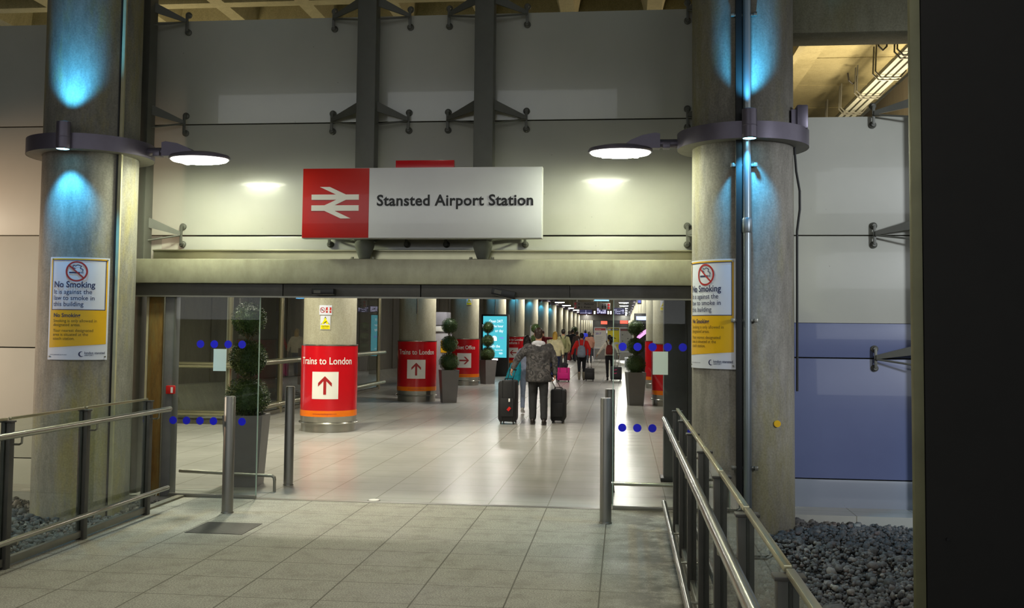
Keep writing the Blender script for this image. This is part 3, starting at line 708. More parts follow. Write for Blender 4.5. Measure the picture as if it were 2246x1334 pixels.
# ------------------------------------------------------------------ bollards, low rails, floor fittings
M_boll = steel('satin_bollard_steel', '#8c8a86', .42)
def bollard(x, y, h, label):
    t = thing('bollard', label, 'bollard', (x, y, 0))
    MB().lathe([(.052, 0), (.052, h-.012), (.046, h)], 28).build('tube', M_boll, t)
    MB().lathe([(.058, 0), (.056, .012), (.052, .014)], 28, cap=False).build('base_collar', M_ssd, t)
    return t
bollard(-3.66, 9.09, 1.08, 'steel bollard standing outside, left of the doorway'); bollard(-3.66, 10.8, 1.08, 'steel bollard just inside, right of the big planter')
bollard(-.155, 9.16, 1.12, 'nearer of the two steel bollards on the right of the doorway'); bollard(-.145, 10.95, 1.10, 'farther steel bollard on the right, half hidden by the nearer one')
g = thing('guard_rail', 'low steel floor rail behind the left glass door', 'rail', (-4.2, 10.33, 0))
MB().tube([(-.5, 0, .19), (.52, 0, .165), (.545, 0, .15), (.55, 0, .12)], .018, 12).build('rail_bar', M_ssd, g)
for x in (0.0, .55): MB().tube([(x, 0, 0), (x, 0, .17 if x == 0 else .12)], .016, 10).build('rail_leg', M_ssd, g)
g = thing('guard_rail', 'low steel floor rail on the right of the doorway', 'rail', (.3, 10.2, 0))
MB().tube([(-.42, 0, .2), (.55, 0, .195)], .019, 12).build('rail_bar', M_ss, g)
for x in (-.42, .52): MB().tube([(x, 0, 0), (x, 0, .2)], .016, 10).build('rail_leg', M_ssd, g)
g = thing('floor_grate', 'square dark floor hatch in the paving left of the doorway', 'hatch', (-3.40, 8.39, 0))
MB().b2(-.25, .25, -.24, .24, -.01, .004, .002).build('hatch_cover', M_grate, g)
g = thing('floor_light', 'small round fitting set in the floor at the threshold', 'floor light', (-2.49, 9.98, 0))
MB().lathe([(.065, 0), (.065, .004), (.058, .006)], 24).build('rim', M_ssd, g); MB().lathe([(.052, .005), (.052, .007)], 24).build('cover', M_lett, g)
st = struct('threshold', MB().b2(-4.6, 1.0, 9.84, 9.92, -.01, .003), M_ssd, 'steel door track in the floor')

# ------------------------------------------------------------------ balustrades
def balustrade(sign, xp, ys, yend, y0, label):
    """posts at ys; walkway side given by sign"""
    t = thing('balustrade', label, 'balustrade', (xp, ys[0], 0))
    for y in ys:
        m = MB()
        m.b2(xp-.036, xp-.006, y-.028, y+.028, 0, 1.03, .003); m.b2(xp+.006, xp+.036, y-.028, y+.028, 0, 1.03, .003); m.b2(xp-.01, xp+.01, y-.012, y+.012, 0, 1.02)
        m.b2(xp-.045, xp+.045, y-.032, y+.032, 1.03, 1.042, .002)
        p = m.build('post', M_dk, t, True)
        hx = xp+sign*.105
        MB().tube([(xp+sign*.03, y+.01, .875), (xp+sign*.085, y+.01, .875), (xp+sign*.103, y+.01, .885), (hx, y+.01, .93)], .008, 8).build('rail_bracket', M_ss, t, True)
        MB().tube([(xp+sign*.03, y+.01, .175), (xp+sign*.095, y+.01, .175), (xp+sign*.103, y+.01, .2)], .008, 8).build('lower_bracket', M_ss, t, True)
    al = [y0]+list(ys)
    for a, b in zip(al, al[1:]):
        if b-a < .2: continue
        MB().b2(xp-.006, xp+.006, a+.02, b-.02, .06, 1.045).build('glass_panel', M_glass, t, True)
        MB().b2(xp-.012, xp+.012, a+.02, b-.02, 1.045, 1.065, .003).build('glass_capping', M_ssw, t, True)
        MB().b2(xp-.02, xp+.02, a+.03, b-.03, .02, .075, .004).build('bottom_rail', M_ssd, t, True)
    hx = xp+sign*.105
    MB().tube([(hx, y0, .95), (hx, yend, .95)], .024, 20).build('handrail', M_ss, t, True)
    MB().tube([(hx, y0, .215), (hx, yend, .215)], .021, 20).build('lower_rail', M_ss, t, True)
    return t
balustrade(1, -4.355, [4.6, 5.67, 6.75, 7.78, 8.87], 9.1, 3.6, 'glass and steel balustrade along the left edge of the walkway')
balustrade(-1, .465, [1.93, 2.93, 3.9, 4.9, 5.9, 6.9, 7.88, 8.85], 9.05, .9, 'glass and steel balustrade along the right edge of the walkway')

# ------------------------------------------------------------------ dark foreground pillar
p = thing('steel_pillar', 'dark steel pillar in the right foreground, cropped by the frame', 'pillar', (1.5, 4.0, 0))
MB().b2(-.355, .5, .0, .03, -.15, 6.3, .004).b2(.0, .05, .03, .4, -.15, 6.2).build('web', plain('blackened_steel', '#100e0c', .8, .1, .3, 6), p)
MB().b2(-.398, -.357, .0, .035, -.15, 6.3, .008).build('edge_flange', plain('olive_grey_flange', '#6e6c50', .45, .3, .25, 3), p)
MB().lathe([(.006, 0), (.006, .01)], 10, m=Matrix.Translation((-.28, .0, .95)) @ Matrix.Rotation(PI/2, 4, 'X')).build('bolt_hole', M_black, p)

# concrete cross beam and cable tray at upper right
b = thing('concrete_beam', 'rough concrete cross beam running right from the right column', 'beam', (3.5, 9.8, 4.55))
MB().b2(-2.0, 2.0, -.23, .23, 0, 2.0, .03).build('beam_body', M_beamc, b); MB().b2(-1.08, 2.0, -.33, -.23, .36, 1.9, .02).build('beam_ledge', M_beamc, b)
tr = thing('cable_tray', 'grey cable tray under the soffit beyond the right wall', 'tray', (4.25, 16, 5.9))
rl = MB()
for sx in (-.12, .0, .12): rl.b2(sx-.04, sx+.04, -4, 6, 0, .05)
rl.build('tray_channel', M_cone, tr)
for k in range(7):
    y = -3.4+k*1.3
    for d in (0, .16): MB().tube([(.22, y+d, .35), (.23, y+d, .05), (.15, y+d, -.05), (-.15, y+d, -.05), (-.24, y+d, .05), (-.22, y+d, .5)], .014, 6).build('hoop', M_post, tr)
for k in range(3):
    hk = thing('ceiling_hook', 'dark curved hook on the soffit beyond the right wall', 'hook', (3.95+.02*k, 14.0+k*2.2, 6.32), group='hooks in a row on the soffit')
    MB().tube([(0, 0, .1), (.02, 0, -.04), (.09, .02, -.1), (.15, .03, -.04), (.16, .03, .05)], .016, 8).build('hook_bar', M_dk2, hk)

# ------------------------------------------------------------------ interior glass screen
sc = thing('glass_screen', 'glazed steel screen with two rails, left of the concourse', 'screen', (-7.0, 20.1, 0))
ys = [17.3, 20.0, 24.2, 28.3]
for y in ys: MB().tube([(-7.0, y, 0), (-7.0, y, 4.5)], .055, 18).build('screen_post', M_ssw, sc, True)
MB().tube([(-9.6, 17.3, 0), (-9.6, 17.3, 4.5)], .055, 16).build('screen_post', M_ssw, sc, True)
MB().tube([(-6.93, 17.2, 1.05), (-6.93, 28.75, 1.05)], .055, 16).build('top_rail', M_ssw, sc, True)
MB().tube([(-6.93, 17.2, .19), (-6.93, 28.75, .19)], .05, 16).build('lower_rail', M_ssw, sc, True)
MB().tube([(-10.2, 17.22, 1.05), (-6.93, 17.22, 1.05)], .055, 16).build('top_rail', M_ssw, sc, True)
MB().tube([(-10.2, 17.22, .2), (-6.93, 17.22, .2)], .05, 16).build('lower_rail', M_ssw, sc, True)
for a, b in zip(ys, ys[1:]): MB().b2(-7.006, -6.994, a+.06, b-.06, .08, 4.4).build('glass_panel', M_glass2, sc, True)
for a, b in ((-10.2, -9.66), (-9.54, -7.06)): MB().b2(a, b, 17.294, 17.306, .08, 4.4).build('glass_panel', M_glass2, sc, True)
MB().b2(-7.03, -6.97, 17.3, 28.4, 0, .08, .004).b2(-10.2, -7.0, 17.27, 17.33, 0, .1, .004).build('sill_channel', M_kerb, sc, True)

# small signs on the first columns
def small_sign(colx, coly, R, a0, z, kind, label):
    t = thing('warning_sign', label, 'sign', (colx, coly, z))
    if kind == 'smoke':
        cylwrap(subdiv_x(MB().b2(-.105, .105, -.006, 0, -.08, .08), .04), R, a0).build('plate', M_plate, t)
        cylwrap(MB().ring(-.048, 0, .036, .044, -.008).add([(-.08, -.008, .026), (-.074, -.008, .032), (-.016, -.008, -.026), (-.022, -.008, -.032)], [(0, 1, 2, 3)]), R, a0).build('prohibition_ring', M_redink, t)
        cylwrap(rect(-.075, -.03, -.006, .004, -.0075), R, a0).build('cigarette', M_ink, t)
        cylwrap(rect(.008, .095, -.045, .045, -.0075), R, a0).build('red_field', M_redv, t)
        m = text('NO', .026, .052, .008, -.009, .02, 'CENTER'); text('SMOKING', .022, .052, -.018, -.009, .02, 'CENTER', .85, m); cylwrap(m, R, a0).build('lettering', M_lett, t, smooth=0)
    else:
        cylwrap(subdiv_x(MB().b2(-.082, .082, -.006, 0, -.115, .115), .04), R, a0).build('plate', M_plate, t)
        cylwrap(MB().add([(-.072, -.007, -.03), (.072, -.007, -.03), (0, -.007, .105)], [(0, 1, 2)]), R, a0).build('triangle_border', M_ink, t)
        cylwrap(MB().add([(-.058, -.009, -.022), (.058, -.009, -.022), (0, -.009, .088)], [(0, 1, 2)]), R, a0).build('yellow_triangle', M_yelb, t)
        cylwrap(MB().add([(-.03, -.011, -.008), (-.022, -.011, -.014), (.03, -.011, .022), (.012, -.011, .022)], [(0, 1, 2, 3)]), R, a0).build('hazard_figure', M_ink, t)
        cylwrap(subdiv_x(rect(-.076, .076, -.108, -.04, -.008), .04), R, a0).build('yellow_field', M_yelb, t)
        m = text('CAUTION', .026, 0, -.068, -.0095, .02, 'CENTER'); text('Slippery surface', .018, 0, -.092, -.0095, 0, 'CENTER', .85, m); cylwrap(m, R, a0).build('lettering', M_ink, t, smooth=0)
    return t
small_sign(XL, RY[0], .447, math.radians(6), 2.03, 'smoke', 'small white and red no smoking sign on the first inner column')
small_sign(XL, RY[0], .447, math.radians(6), 1.82, 'warn', 'small yellow warning sign with triangle on the first inner column')
small_sign(XR, RY[1], .447, math.radians(-28), 2.34, 'warn', 'small yellow warning sign on a right row column')
small_sign(XL, RY[2], .447, math.radians(25), 2.62, 'warn', 'yellow warning sign high on the Ticket Office column, cut by the header')
for i, (k, sx) in enumerate(((1, .0), (3, .02), (4, .0))):
    t = thing('conduit', ['dark conduit ending in a damp stain down the second inner column', 'dark conduit above the left arrow sign', 'dark conduit on the column after the left arrow sign'][i], 'pipe', (XL, RY[k], 0))
    a = math.radians(10); MB().tube([(.46*math.sin(a), -.46*math.cos(a), 6), (.46*math.sin(a), -.46*math.cos(a), 2.1)], .016, 8).build('conduit_tube', M_wallc, t)

# ------------------------------------------------------------------ topiary
def ball_mesh(r, n, seed):
    rng = random.Random(seed); mb = MB()
    mb.ell((0, 0, 0), (r*.86, r*.86, r*.86), 14)
    for i in range(n):
        z = rng.uniform(-1, 1); a = rng.uniform(0, 2*PI); q = math.sqrt(1-z*z); d = Vector((q*math.cos(a), q*math.sin(a), z))
        lump = 1+.07*math.sin(5*a+3*z)*math.cos(4*z+a)
        p = d*r*rng.uniform(.80, 1.03)*lump; t = (d+Vector([rng.uniform(-1, 1) for _ in range(3)])*.9).normalized(); s = t.cross(Vector((rng.random(), rng.random(), rng.random()))).normalized()
        L = rng.uniform(.014, .026); w = L*.42
        mb.add([p, p+t*L*.5+s*w*.5, p+t*L, p+t*L*.5-s*w*.5], [(0, 1, 2, 3)])
    return mb.mesh('foliage', 0)
def mk_leaf():
    t = NT('topiary_leaf'); g = t.new('ShaderNodeNewGeometry')
    c = t.ramp(g.outputs['Random Per Island'], [(0, '#1c2a14'), (.35, '#2a3f19'), (.7, '#3b5522'), (.92, '#566f2c'), (1, '#7d7c34')])
    t.set(Base_Color=c, Roughness=.55); return t.m
M_leaf = mk_leaf()
BALLS = [ball_mesh(.225, 6500, 1), ball_mesh(.192, 5200, 2), ball_mesh(.182, 4800, 3)]
def topiary(loc, rz, label, sc_=1.0):
    t = thing('potted_topiary', label, 'plant', loc, rz); s = 1
    a, b, h = .215, .165, .77
    vs = [(x*b, y*b, 0) for x, y in ((-1, -1), (1, -1), (1, 1), (-1, 1))]+[(x*a, y*a, h) for x, y in ((-1, -1), (1, -1), (1, 1), (-1, 1))]
    vs += [(x*(a-.03), y*(a-.03), h) for x, y in ((-1, -1), (1, -1), (1, 1), (-1, 1))]+[(x*(a-.04), y*(a-.04), h-.05) for x, y in ((-1, -1), (1, -1), (1, 1), (-1, 1))]
    fs = [(3, 2, 1, 0)]
    for k in range(3):
        for q in range(4): r = (q+1) % 4; fs.append((k*4+q, k*4+r, (k+1)*4+r, (k+1)*4+q))
    MB().add(vs, fs).build('planter', M_pot, t); MB().b2(-.18, .18, -.18, .18, h-.06, h-.045).build('soil', M_soil, t)
    MB().tube([(0, 0, .7), (.01, 0, 1.0), (-.01, 0.005, 1.4), (.0, 0, 1.85)], [.022, .02, .016, .01], 10).build('trunk', M_bark, t)
    for i in range(6):
        a_ = i*1.05; z = 1.15 if i % 2 else 1.56
        MB().tube([(0, 0, z), (.05*math.cos(a_), .05*math.sin(a_), z+.08), (.1*math.cos(a_), .1*math.sin(a_), z+.14)], .007, 6).build('branch', M_bark, t)
    for me, z in zip(BALLS, (.955, 1.385, 1.815)): o = put('foliage_ball', me, M_leaf, t); o.location = (0, 0, z); o.rotation_euler = (0, 0, z*3)
    t.scale = (sc_,)*3
    return t
tA = topiary((-4.12, 10.72, 0), math.radians(8), 'three-ball topiary in a tall grey pot behind the left glass door')
dup(tA, (-4.14, 23.7, 0), math.radians(20), 'three-ball topiary between the white machine and the Ticket Office column')
dup(tA, (-4.36, 32.2, 0), math.radians(40), 'three-ball topiary standing against the blue screen')
dup(tA, (.28, 23.95, 0), math.radians(10), 'three-ball topiary in a grey pot seen through the right glass door', scale=1.0)
dup(tA, (-3.50, 40, 0), 0, 'dark topiary whose top shows above the man in the patterned jacket')
dup(tA, (-2.92, 60, 0), 0, 'small distant topiary behind the crowd')

# ------------------------------------------------------------------ display kiosk, machine, boards, hanging signs
M_scr = emit('turquoise_screen', (.07, .52, .62), 1.1); M_scrw = emit('screen_white', (.9, .97, 1), 1.2)
def kiosk(loc, label, w, h, scr, z0, z1):
    t = thing('display_kiosk', label, 'screen', loc)
    MB().b2(-w/2, w/2, 0, .22, 0, h, .02).build('casing', M_black, t)
    rect(-w/2+.07, w/2-.07, z0, z1, -.004).build('screen', scr, t); return t
k1 = kiosk((-4.83, 37.6, 0), 'tall black display kiosk with a glowing turquoise screen', 1.04, 2.33, M_scr, .70, 2.26)
m = MB()
for l, s, x, z in (('Open 24/7.', .15, 0, 2.02), ('Book by the hour', .14, 0, 1.84), ('or day', .15, 0, 1.66), ('with the', .15, 0, 1.08), ('app.', .12, 0, .84)): text(l, s, .32 if l != 'with the' else .2, z, -.01, .01, 'RIGHT' if l != 'with the' else 'RIGHT', .8, m)
text('favourite', .08, .3, .96, -.01, .0, 'RIGHT', 1, m)
m.disc(-.02, 1.42, .1, -.012, -.008, 16); m.add(rect(-.12, .08, 1.33, 1.42, -.01).v, [(0, 1, 2, 3)]); m.build('screen_lettering', M_scrw, k1, smooth=0)
m = text('ncp', .1, .26, 1.42, -.01, .02, 'CENTER'); m.build('purple_mark', emit('purple_glow', (.25, .1, .8), 1.2), k1, smooth=0)
MB().b2(-.2, .12, -.012, 0, .60, .66, .004).build('light_bar', emit('white_bar_light', (1, .96, 1), 4), k1)
kd = kiosk((.62, 34.2, 0), 'black kiosk with pink and violet glowing screen behind the right topiary', .55, 2.35, M_black, .5, 2.2)
M_pink = emit('pink_screen', (.95, .35, .85), 1.6); M_vio = emit('violet_screen', (.55, .62, 1), 1.8)
rect(-.2, .2, 2.12, 2.25, -.006).build('top_light', M_vio, kd); MB().add([(-.2, -.006, 1.55), (-.1, -.006, 1.48), (.2, -.006, 1.72), (.2, -.006, 1.86), (-.08, -.006, 1.68)], [(0, 1, 2, 3, 4)]).build('pink_graphic', M_pink, kd)
rect(-.2, -.1, 1.05, 1.2, -.006).build('violet_graphic', M_vio, kd)
tm = thing('ticket_machine', 'white ticket machine standing behind the second red column sign', 'machine', (-4.72, 25.0, 0))
M_mach = plain('machine_white', '#a3a3a8', .45); MB().b2(-.3, .3, 0, .7, 0, 1.82, .02).build('cabinet', M_mach, tm)
MB().b2(-.3, .28, .0, .6, 1.84, 2.17, .01).build('top_box', plain('pale_violet_grey', '#85858f', .5), tm); MB().b2(-.3, .3, -.03, 0, 1.68, 1.80, .005).build('light_band', plain('pale_band', '#d6d8d2', .5), tm)
rect(-.3, -.12, .95, 1.62, -.006).build('violet_screen', emit('violet_frame_light', (.3, .25, 1), 1.5), tm)
m = MB()
for i, z in enumerate((1.0, 1.24, 1.42)): m.add(rect(-.28, -.15, z, z+(.2 if i == 0 else .15), -.01).v, [(0, 1, 2, 3)])
m.build('screen_page', emit('page_light', (1, 1, 1), 1.4), tm)
for z in (.72, .38): MB().disc(-.14, z, .10, -.012, -.004, 20).build('blue_disc', plain('blue_disc_print', '#2a55b8', .5), tm)
m = text('Tickets', .07, -.25, .54, -.01); text('Collect', .07, -.25, .2, -.01, mb=m); m.build('lettering', M_ink, tm, smooth=0)
MB().b2(.14, .30, -.012, .0, 1.15, 1.45).build('yellow_label', M_yel, tm)
ab = thing('pavement_sign', 'edge of an orange and white board standing behind the second red column', 'board', (-5.62, 25.6, 0))
MB().b2(-.05, .12, 0, .03, .25, 1.2, .004).build('board', plain('orange_board', '#c4572a', .5), ab); MB().box((.05, 0, .04), (.5, .4, .08), .03).build('foot', M_lett, ab)

def board(x, y, w, h, z0, label, paper, head, hat=True):
    t = thing('notice_board', label, 'notice board', (x, y, 0))
    fr = MB()
    fr.b2(-w/2, -w/2+.035, 0, .05, 0, z0+h); fr.b2(w/2-.035, w/2, 0, .05, 0, z0+h); fr.b2(-w/2, w/2, 0, .05, z0+h-.035, z0+h); fr.b2(-w/2, w/2, 0, .05, z0-.03, z0)
    fr.build('frame', M_plate, t); MB().b2(-w/2+.03, w/2-.03, .01, .04, .12, z0-.02).build('lower_panel', plain('grey_lower_panel', '#8b8a86', .5), t)
    MB().b2(-w/2+.03, w/2-.03, .0, .03, z0, z0+h-.03).build('poster', paper, t)
    MB().b2(-w/2+.06, w/2-.07, -.006, .0, z0+h-.19, z0+h-.07).build('heading_band', head, t)
    return t
t = board(-4.42, 50, .46, .66, 1.34, 'small white notice board with red heading above the left arrow sign', M_lett, M_red)
t = board(-1.34, 58, .74, 1.22, .76, 'notice board with white poster and red heading, middle of the concourse', M_lett, M_red)
m = text('Train times', .07, -.28, 1.82, -.01, .01); m.build('heading_text', M_lett, t, smooth=0)
m = text('2017', .16, -.27, 1.55, -.008, .02); m.build('blue_figures', plain('blue_violet_print', '#5340b0', .5), t, smooth=0)
m = MB()
for k in range(12): m.add(rect(-.28, -.28+.56*random.uniform(.6, 1), 1.42-k*.05, 1.432-k*.05, -.005).v, [(0, 1, 2, 3)])
m.build('print_lines', plain('faint_print', '#a5a5a8', .5), t)
t = board(-.58, 58, .74, 1.22, .76, 'notice board with a bright yellow poster', M_yelb, M_dk)
m = text('Important', .09, -.1, 1.82, -.01, .01); m.build('heading_text', M_lett, t, smooth=0); MB().b2(-.3, -.16, -.01, -.005, 1.78, 1.9).build('logo_patch', M_plate, t); MB().disc(.18, 1.06, .16, -.008, -.002, 20, .07).build('white_patch', M_plate, t)
t = board(.13, 56.5, .74, 1.34, .62, 'grey notice board behind the dots on the right glass door', plain('grey_poster', '#86857f', .5), plain('maroon_band', '#5c2323', .5))
for q, (x, z) in enumerate(((-.2, 1.55), (-.2, 1.2), (.1, 1.35), (.2, 1.1))): rect(x-.03, x+.04, z-.02, z+.02, -.006).build('print_mark', M_ink, t)
dk = thing('low_counter', 'long low white counter edge along the right of the concourse', 'counter', (.05, 50, 0)); MB().b2(-.0, .8, -.2, 2.0, 0, .42, .02).build('counter_body', M_plate, dk)

def hang(name, x0, x1, z0, z1, y, label, cat, mat, d=.12):
    t = thing(name, label, cat, ((x0+x1)/2, y, z0)); w, h = x1-x0, z1-z0
    MB().b2(-w/2, w/2, 0, d, 0, h, .01).build('casing', mat, t)
    for s in (-.35, .35): MB().tube([(w*s, d/2, h), (w*s, d/2, 5.0-z0)], .012, 6).build('hanger', M_ssd, t)
    return t, w, h
t, w, h = hang('direction_sign', -2.24, -1.19, 2.70, 3.05, 45, 'white hanging sign pointing to platforms and toilets', 'sign', plain('dull_white_sign', '#8d8a86', .5))
for z in (.05, .2): MB().b2(-w/2+.03, -w/2+.13, -.006, .0, z, z+.11).build('red_square', M_red, t)
m = text('A', .12, -w/2+.2, .21, -.008, .02); text('Platforms', .11, -.05, .21, -.008, .01, mb=m); text('M  L  +', .11, -w/2+.2, .06, -.008, .02, mb=m); text('Toilets', .11, -.05, .06, -.008, .01, mb=m); m.build('lettering', M_ink, t, smooth=0)
t, w, h = hang('toilet_sign', -1.12, -.62, 2.72, 3.02, 46, 'white hanging toilet sign with two figures and a red square', 'sign', plain('dull_white_sign2', '#8f8d8c', .5))
m = MB()
for x in (-.09, .03): m.disc(x, .24, .025, -.008, -.002, 12); m.poly([(x-.035, .2), (x+.035, .2), (x+.045, .1), (x+.02, .04), (x-.02, .04), (x-.045, .1)], -.008, -.002)
m.build('figures', M_ink, t)
for z in (.03, .17): MB().b2(.14, .23, -.008, 0, z, z+.1).build('red_square', M_red, t)
M_scrd = emit('dark_blue_screen', (.03, .03, .10), .8); M_scrl = emit('departure_text', (.75, .72, 1), 1.5)
for x0, x1, z0, z1, y, lab, bright in ((-2.22, -1.53, 2.54, 2.81, 50, 'dark departure screen hanging below the platforms sign', 0), (-1.40, -.82, 2.56, 2.95, 51, 'departure screen with bright violet text under the toilet sign', 1), (-.58, .08, 2.56, 2.96, 52, 'twin departure screen hanging right of the toilet sign', 2)):
    t, w, h = hang('departure_screen', x0, x1, z0, z1, y, lab, 'screen', plain('maroon_casing', '#4a0f16', .5))
    rect(-w/2+.04, w/2-.04, .05, h-.02, -.005).build('screen', M_scrd, t)
    m = MB()
    if bright == 0: m = rect(-w/2+.06, w/2-.06, .09, .1, -.008); m.add(rect(.12, .22, .07, .10, -.008).v, [(0, 1, 2, 3)]); m.add(rect(-.005, .005, .06, h-.03, -.008).v, [(0, 1, 2, 3)])
    else:
        rng = random.Random(bright)
        for r in range(7):
            for x in np.arange(-w/2+.06, w/2-.1, .09):
                if rng.random() < (.8 if bright == 1 else .35): m.add(rect(x, x+.07, .08+r*.038, .10+r*.038, -.008).v, [(0, 1, 2, 3)])
    m.build('screen_text', M_scrl, t)
t, w, h = hang('light_box', -1.17, -.58, 2.93, 3.03, 40, 'long glowing blue light box above the hanging signs', 'light', M_dk, .06)
rect(-w/2+.01, w/2-.01, .01, h-.01, -.006).build('blue_tube', emit('blue_tube_light', (.12, .55, 1), 5), t)
t, w, h = hang('monitor', .40, .52, 2.55, 2.88, 30, 'narrow hanging monitor seen edge-on near the right columns', 'screen', M_black, .3)
rect(-w/2+.015, w/2-.015, .03, h-.03, -.005).build('screen', emit('monitor_blue', (.18, .2, .75), 1.0), t)
for x0, x1, y, lab in ((-2.75, -1.9, 120, 'red lit shop fascia far off on the left'), (-.45, .5, 110, 'red lit shop fascia far off on the right')):
    t = thing('shop_sign', lab, 'sign', ((x0+x1)/2, y, 2.55)); w = x1-x0
    MB().b2(-w/2, w/2, 0, .2, 0, .5).build('fascia', M_blk2, t); rect(-w/2+.05, w/2-.05, .05, .42, -.01).build('red_light', emit('red_shop_light', (1, .12, .07), 1.6), t)
t = thing('shop_gantry', 'dark gantry with a strip of white lights at the far end of the concourse', 'shop', (-1.5, 105, 0))
MB().b2(-3.2, 3.4, 0, .4, 2.9, 3.6).b2(-3.2, -3.0, 0, .4, 0, 2.9).b2(3.2, 3.4, 0, .4, 0, 2.9).build('fascia', M_dk, t)
m = MB()
for k in range(16): m.add(rect(-1.6+k*.28, -1.45+k*.28, 3.55, 3.85, -.02).v, [(0, 1, 2, 3)])
m.build('white_lights', emit('white_shop_light', (1, .97, .95), 4), t)
t = thing('far_shop', 'dark shop front closing the far end of the concourse', 'shop', (-1.9, 150, 0)); MB().b2(-3.0, 3.0, 0, .5, 0, 4).build('shop_facade', M_dk2, t)
MB().b2(-1.5, 0, -.02, 0, 1.5, 1.9).build('lit_sign', emit('far_white_sign', (1, .9, .9), 1.5), t)
# ------------------------------------------------------------------ luggage
def suitcase(loc, w, d, h, mat, label, rz=0.0, handle=None, bulge=0, tagm=None, top=None, marks=None, vox=None):
    """w across, d deep, h high; the telescopic handle reaches up to 'handle' (local point)"""
    t = thing('suitcase', label, 'suitcase', loc, rz); z0 = .05
    b = MB().box((0, 0, z0+(h-z0)/2), (w, d, h-z0), min(w, d)*.16)
    if bulge: b.map(lambda x, y, z: (x*(1+.28*math.sin(PI*min(1, max(0, (z-z0)/(h-z0)))) if x*bulge > 0 else x) if False else (x+(bulge*.055*math.sin(PI*min(1, max(0, (z-z0)/(h-z0)))) if x*bulge > 0 else 0)), y, z))
    b.build('case_body', mat, t)
    MB().box((0, -d/2-.012, z0+h*.33), (w*.78, .04, h*.42), .015).build('front_pocket', mat, t)
    m = MB()
    for x in (-w*.28, w*.28): m.box((x, 0, z0+(h-z0)/2), (.012, d+.012, h-z0+.004), .004)
    m.build('zip_seam', M_blk2, t)
    for sx in (-1, 1):
        for sy in (-1, 1): MB().lathe([(.028, -.012), (.032, -.008), (.032, .008), (.028, .012)], 12, m=Matrix.Translation((sx*(w/2-.045), sy*(d/2-.04), .032)) @ Matrix.Rotation(PI/2, 4, 'Y')).box((sx*(w/2-.045), sy*(d/2-.04), .06), (.05, .05, .03)).build('wheel', M_blk2, t)
    MB().tube([(-.07, 0, h), (-.065, 0, h+.03), (.065, 0, h+.03), (.07, 0, h)], .01, 8).build('carry_handle', M_blk2, t)
    if handle is not None:
        hx, hy, hz = handle; m = MB()
        for s in (-.05, .05): m.tube([(s, d*.3, h-.02), (hx+s, hy, hz)], .007, 8)
        m.build('telescopic_handle', M_ss, t); MB().tube([(hx-.065, hy, hz), (hx+.065, hy, hz)], .013, 10).build('grip', M_blk2, t)
    if tagm: MB().box((.04, -d/2-.045, h*.36), (.05, .006, .075), .003, rot=(0, .7, 0)).build('luggage_tag', tagm, t); MB().box((.045, -d/2-.045, h*.56), (.03, .006, .06), .003).build('white_tag', M_lett, t)
    if marks:
        for z in (.55, .78): MB().box((-.02, -d/2-.02, h*z), (w*.25, .03, .03), .003, rot=(0, -.2, 0)).build('pink_mark', marks, t)
    return t
# ------------------------------------------------------------------ people (built facing +Y, i.e. walking away)
def skin_c(n, c): return plain(n, c, .55, 0, .05, 20)
M_skin = skin_c('skin', '#b98a6c'); M_skin2 = skin_c('skin_dark', '#6f4a36')
def cloth(name, c, rough=.85, var=.18, sc_=9): return plain(name, c, rough, 0, var, sc_, bump=.15)
def mk_camo():
    t = NT('camouflage_cloth'); f = t.noise(5.5, 3, .55); g = t.noise(12, 3, .6)
    c = t.ramp(f, [(0, '#2b2a2b'), (.44, '#3b3938'), (.50, '#575452'), (.56, '#2d2c2c'), (.63, '#6b6764')], 'CONSTANT')
    t.set(Base_Color=t.mix(.2, c, t.ramp(g, [(.4, '#2a2929'), (.6, '#646060')])), Roughness=.8); t.bump(g, .2, .01); return t.m
def lerp(a, b, t): return tuple(x+(y-x)*t for x, y in zip(a, b))
def hand(mb, w, d, side, sc_=1.0, curl=.8, thumb=1):
    """palm and five bent fingers from wrist w pointing along d"""
    w = Vector(w); d = Vector(d).normalized(); sidev = Vector((0, 1, 0))-d*d.y
    sidev = sidev.normalized() if sidev.length > .1 else Vector((1, 0, 0)); nrm = d.cross(sidev).normalized()*(1 if side > 0 else -1)
    if nrm.x*side > 0: nrm = -nrm          # palm faces the body
    p = w+d*.05
    mb.cap_(w-d*.01, w+d*.04, .024, .028); mb.ell(tuple(w+d*.055), (.02, .04, .045), 12)
    for i, (o, L) in enumerate(((-.03, .062), (-.010, .078), (.010, .083), (.029, .074))):
        a = w+d*.085+sidev*o; k1 = a+(d*math.cos(curl*.5)+nrm*math.sin(curl*.5))*L*.45
        k2 = k1+(d*math.cos(curl*1.3)+nrm*math.sin(curl*1.3))*L*.32; k3 = k2+(d*math.cos(curl*2.0)+nrm*math.sin(curl*2.0))*L*.25
        mb.cap_(a, k1, .0095, .009, 8); mb.cap_(k1, k2, .009, .0082, 8); mb.cap_(k2, k3, .0082, .0072, 8)
    a = w+d*.03+sidev*.03; b = a+(sidev*.75+d*.6+nrm*.35).normalized()*.04; c = b+(sidev*.2+d*.8+nrm*.5).normalized()*.032
    mb.cap_(a, b, .013, .0105, 8); mb.cap_(b, c, .0105, .0085, 8)
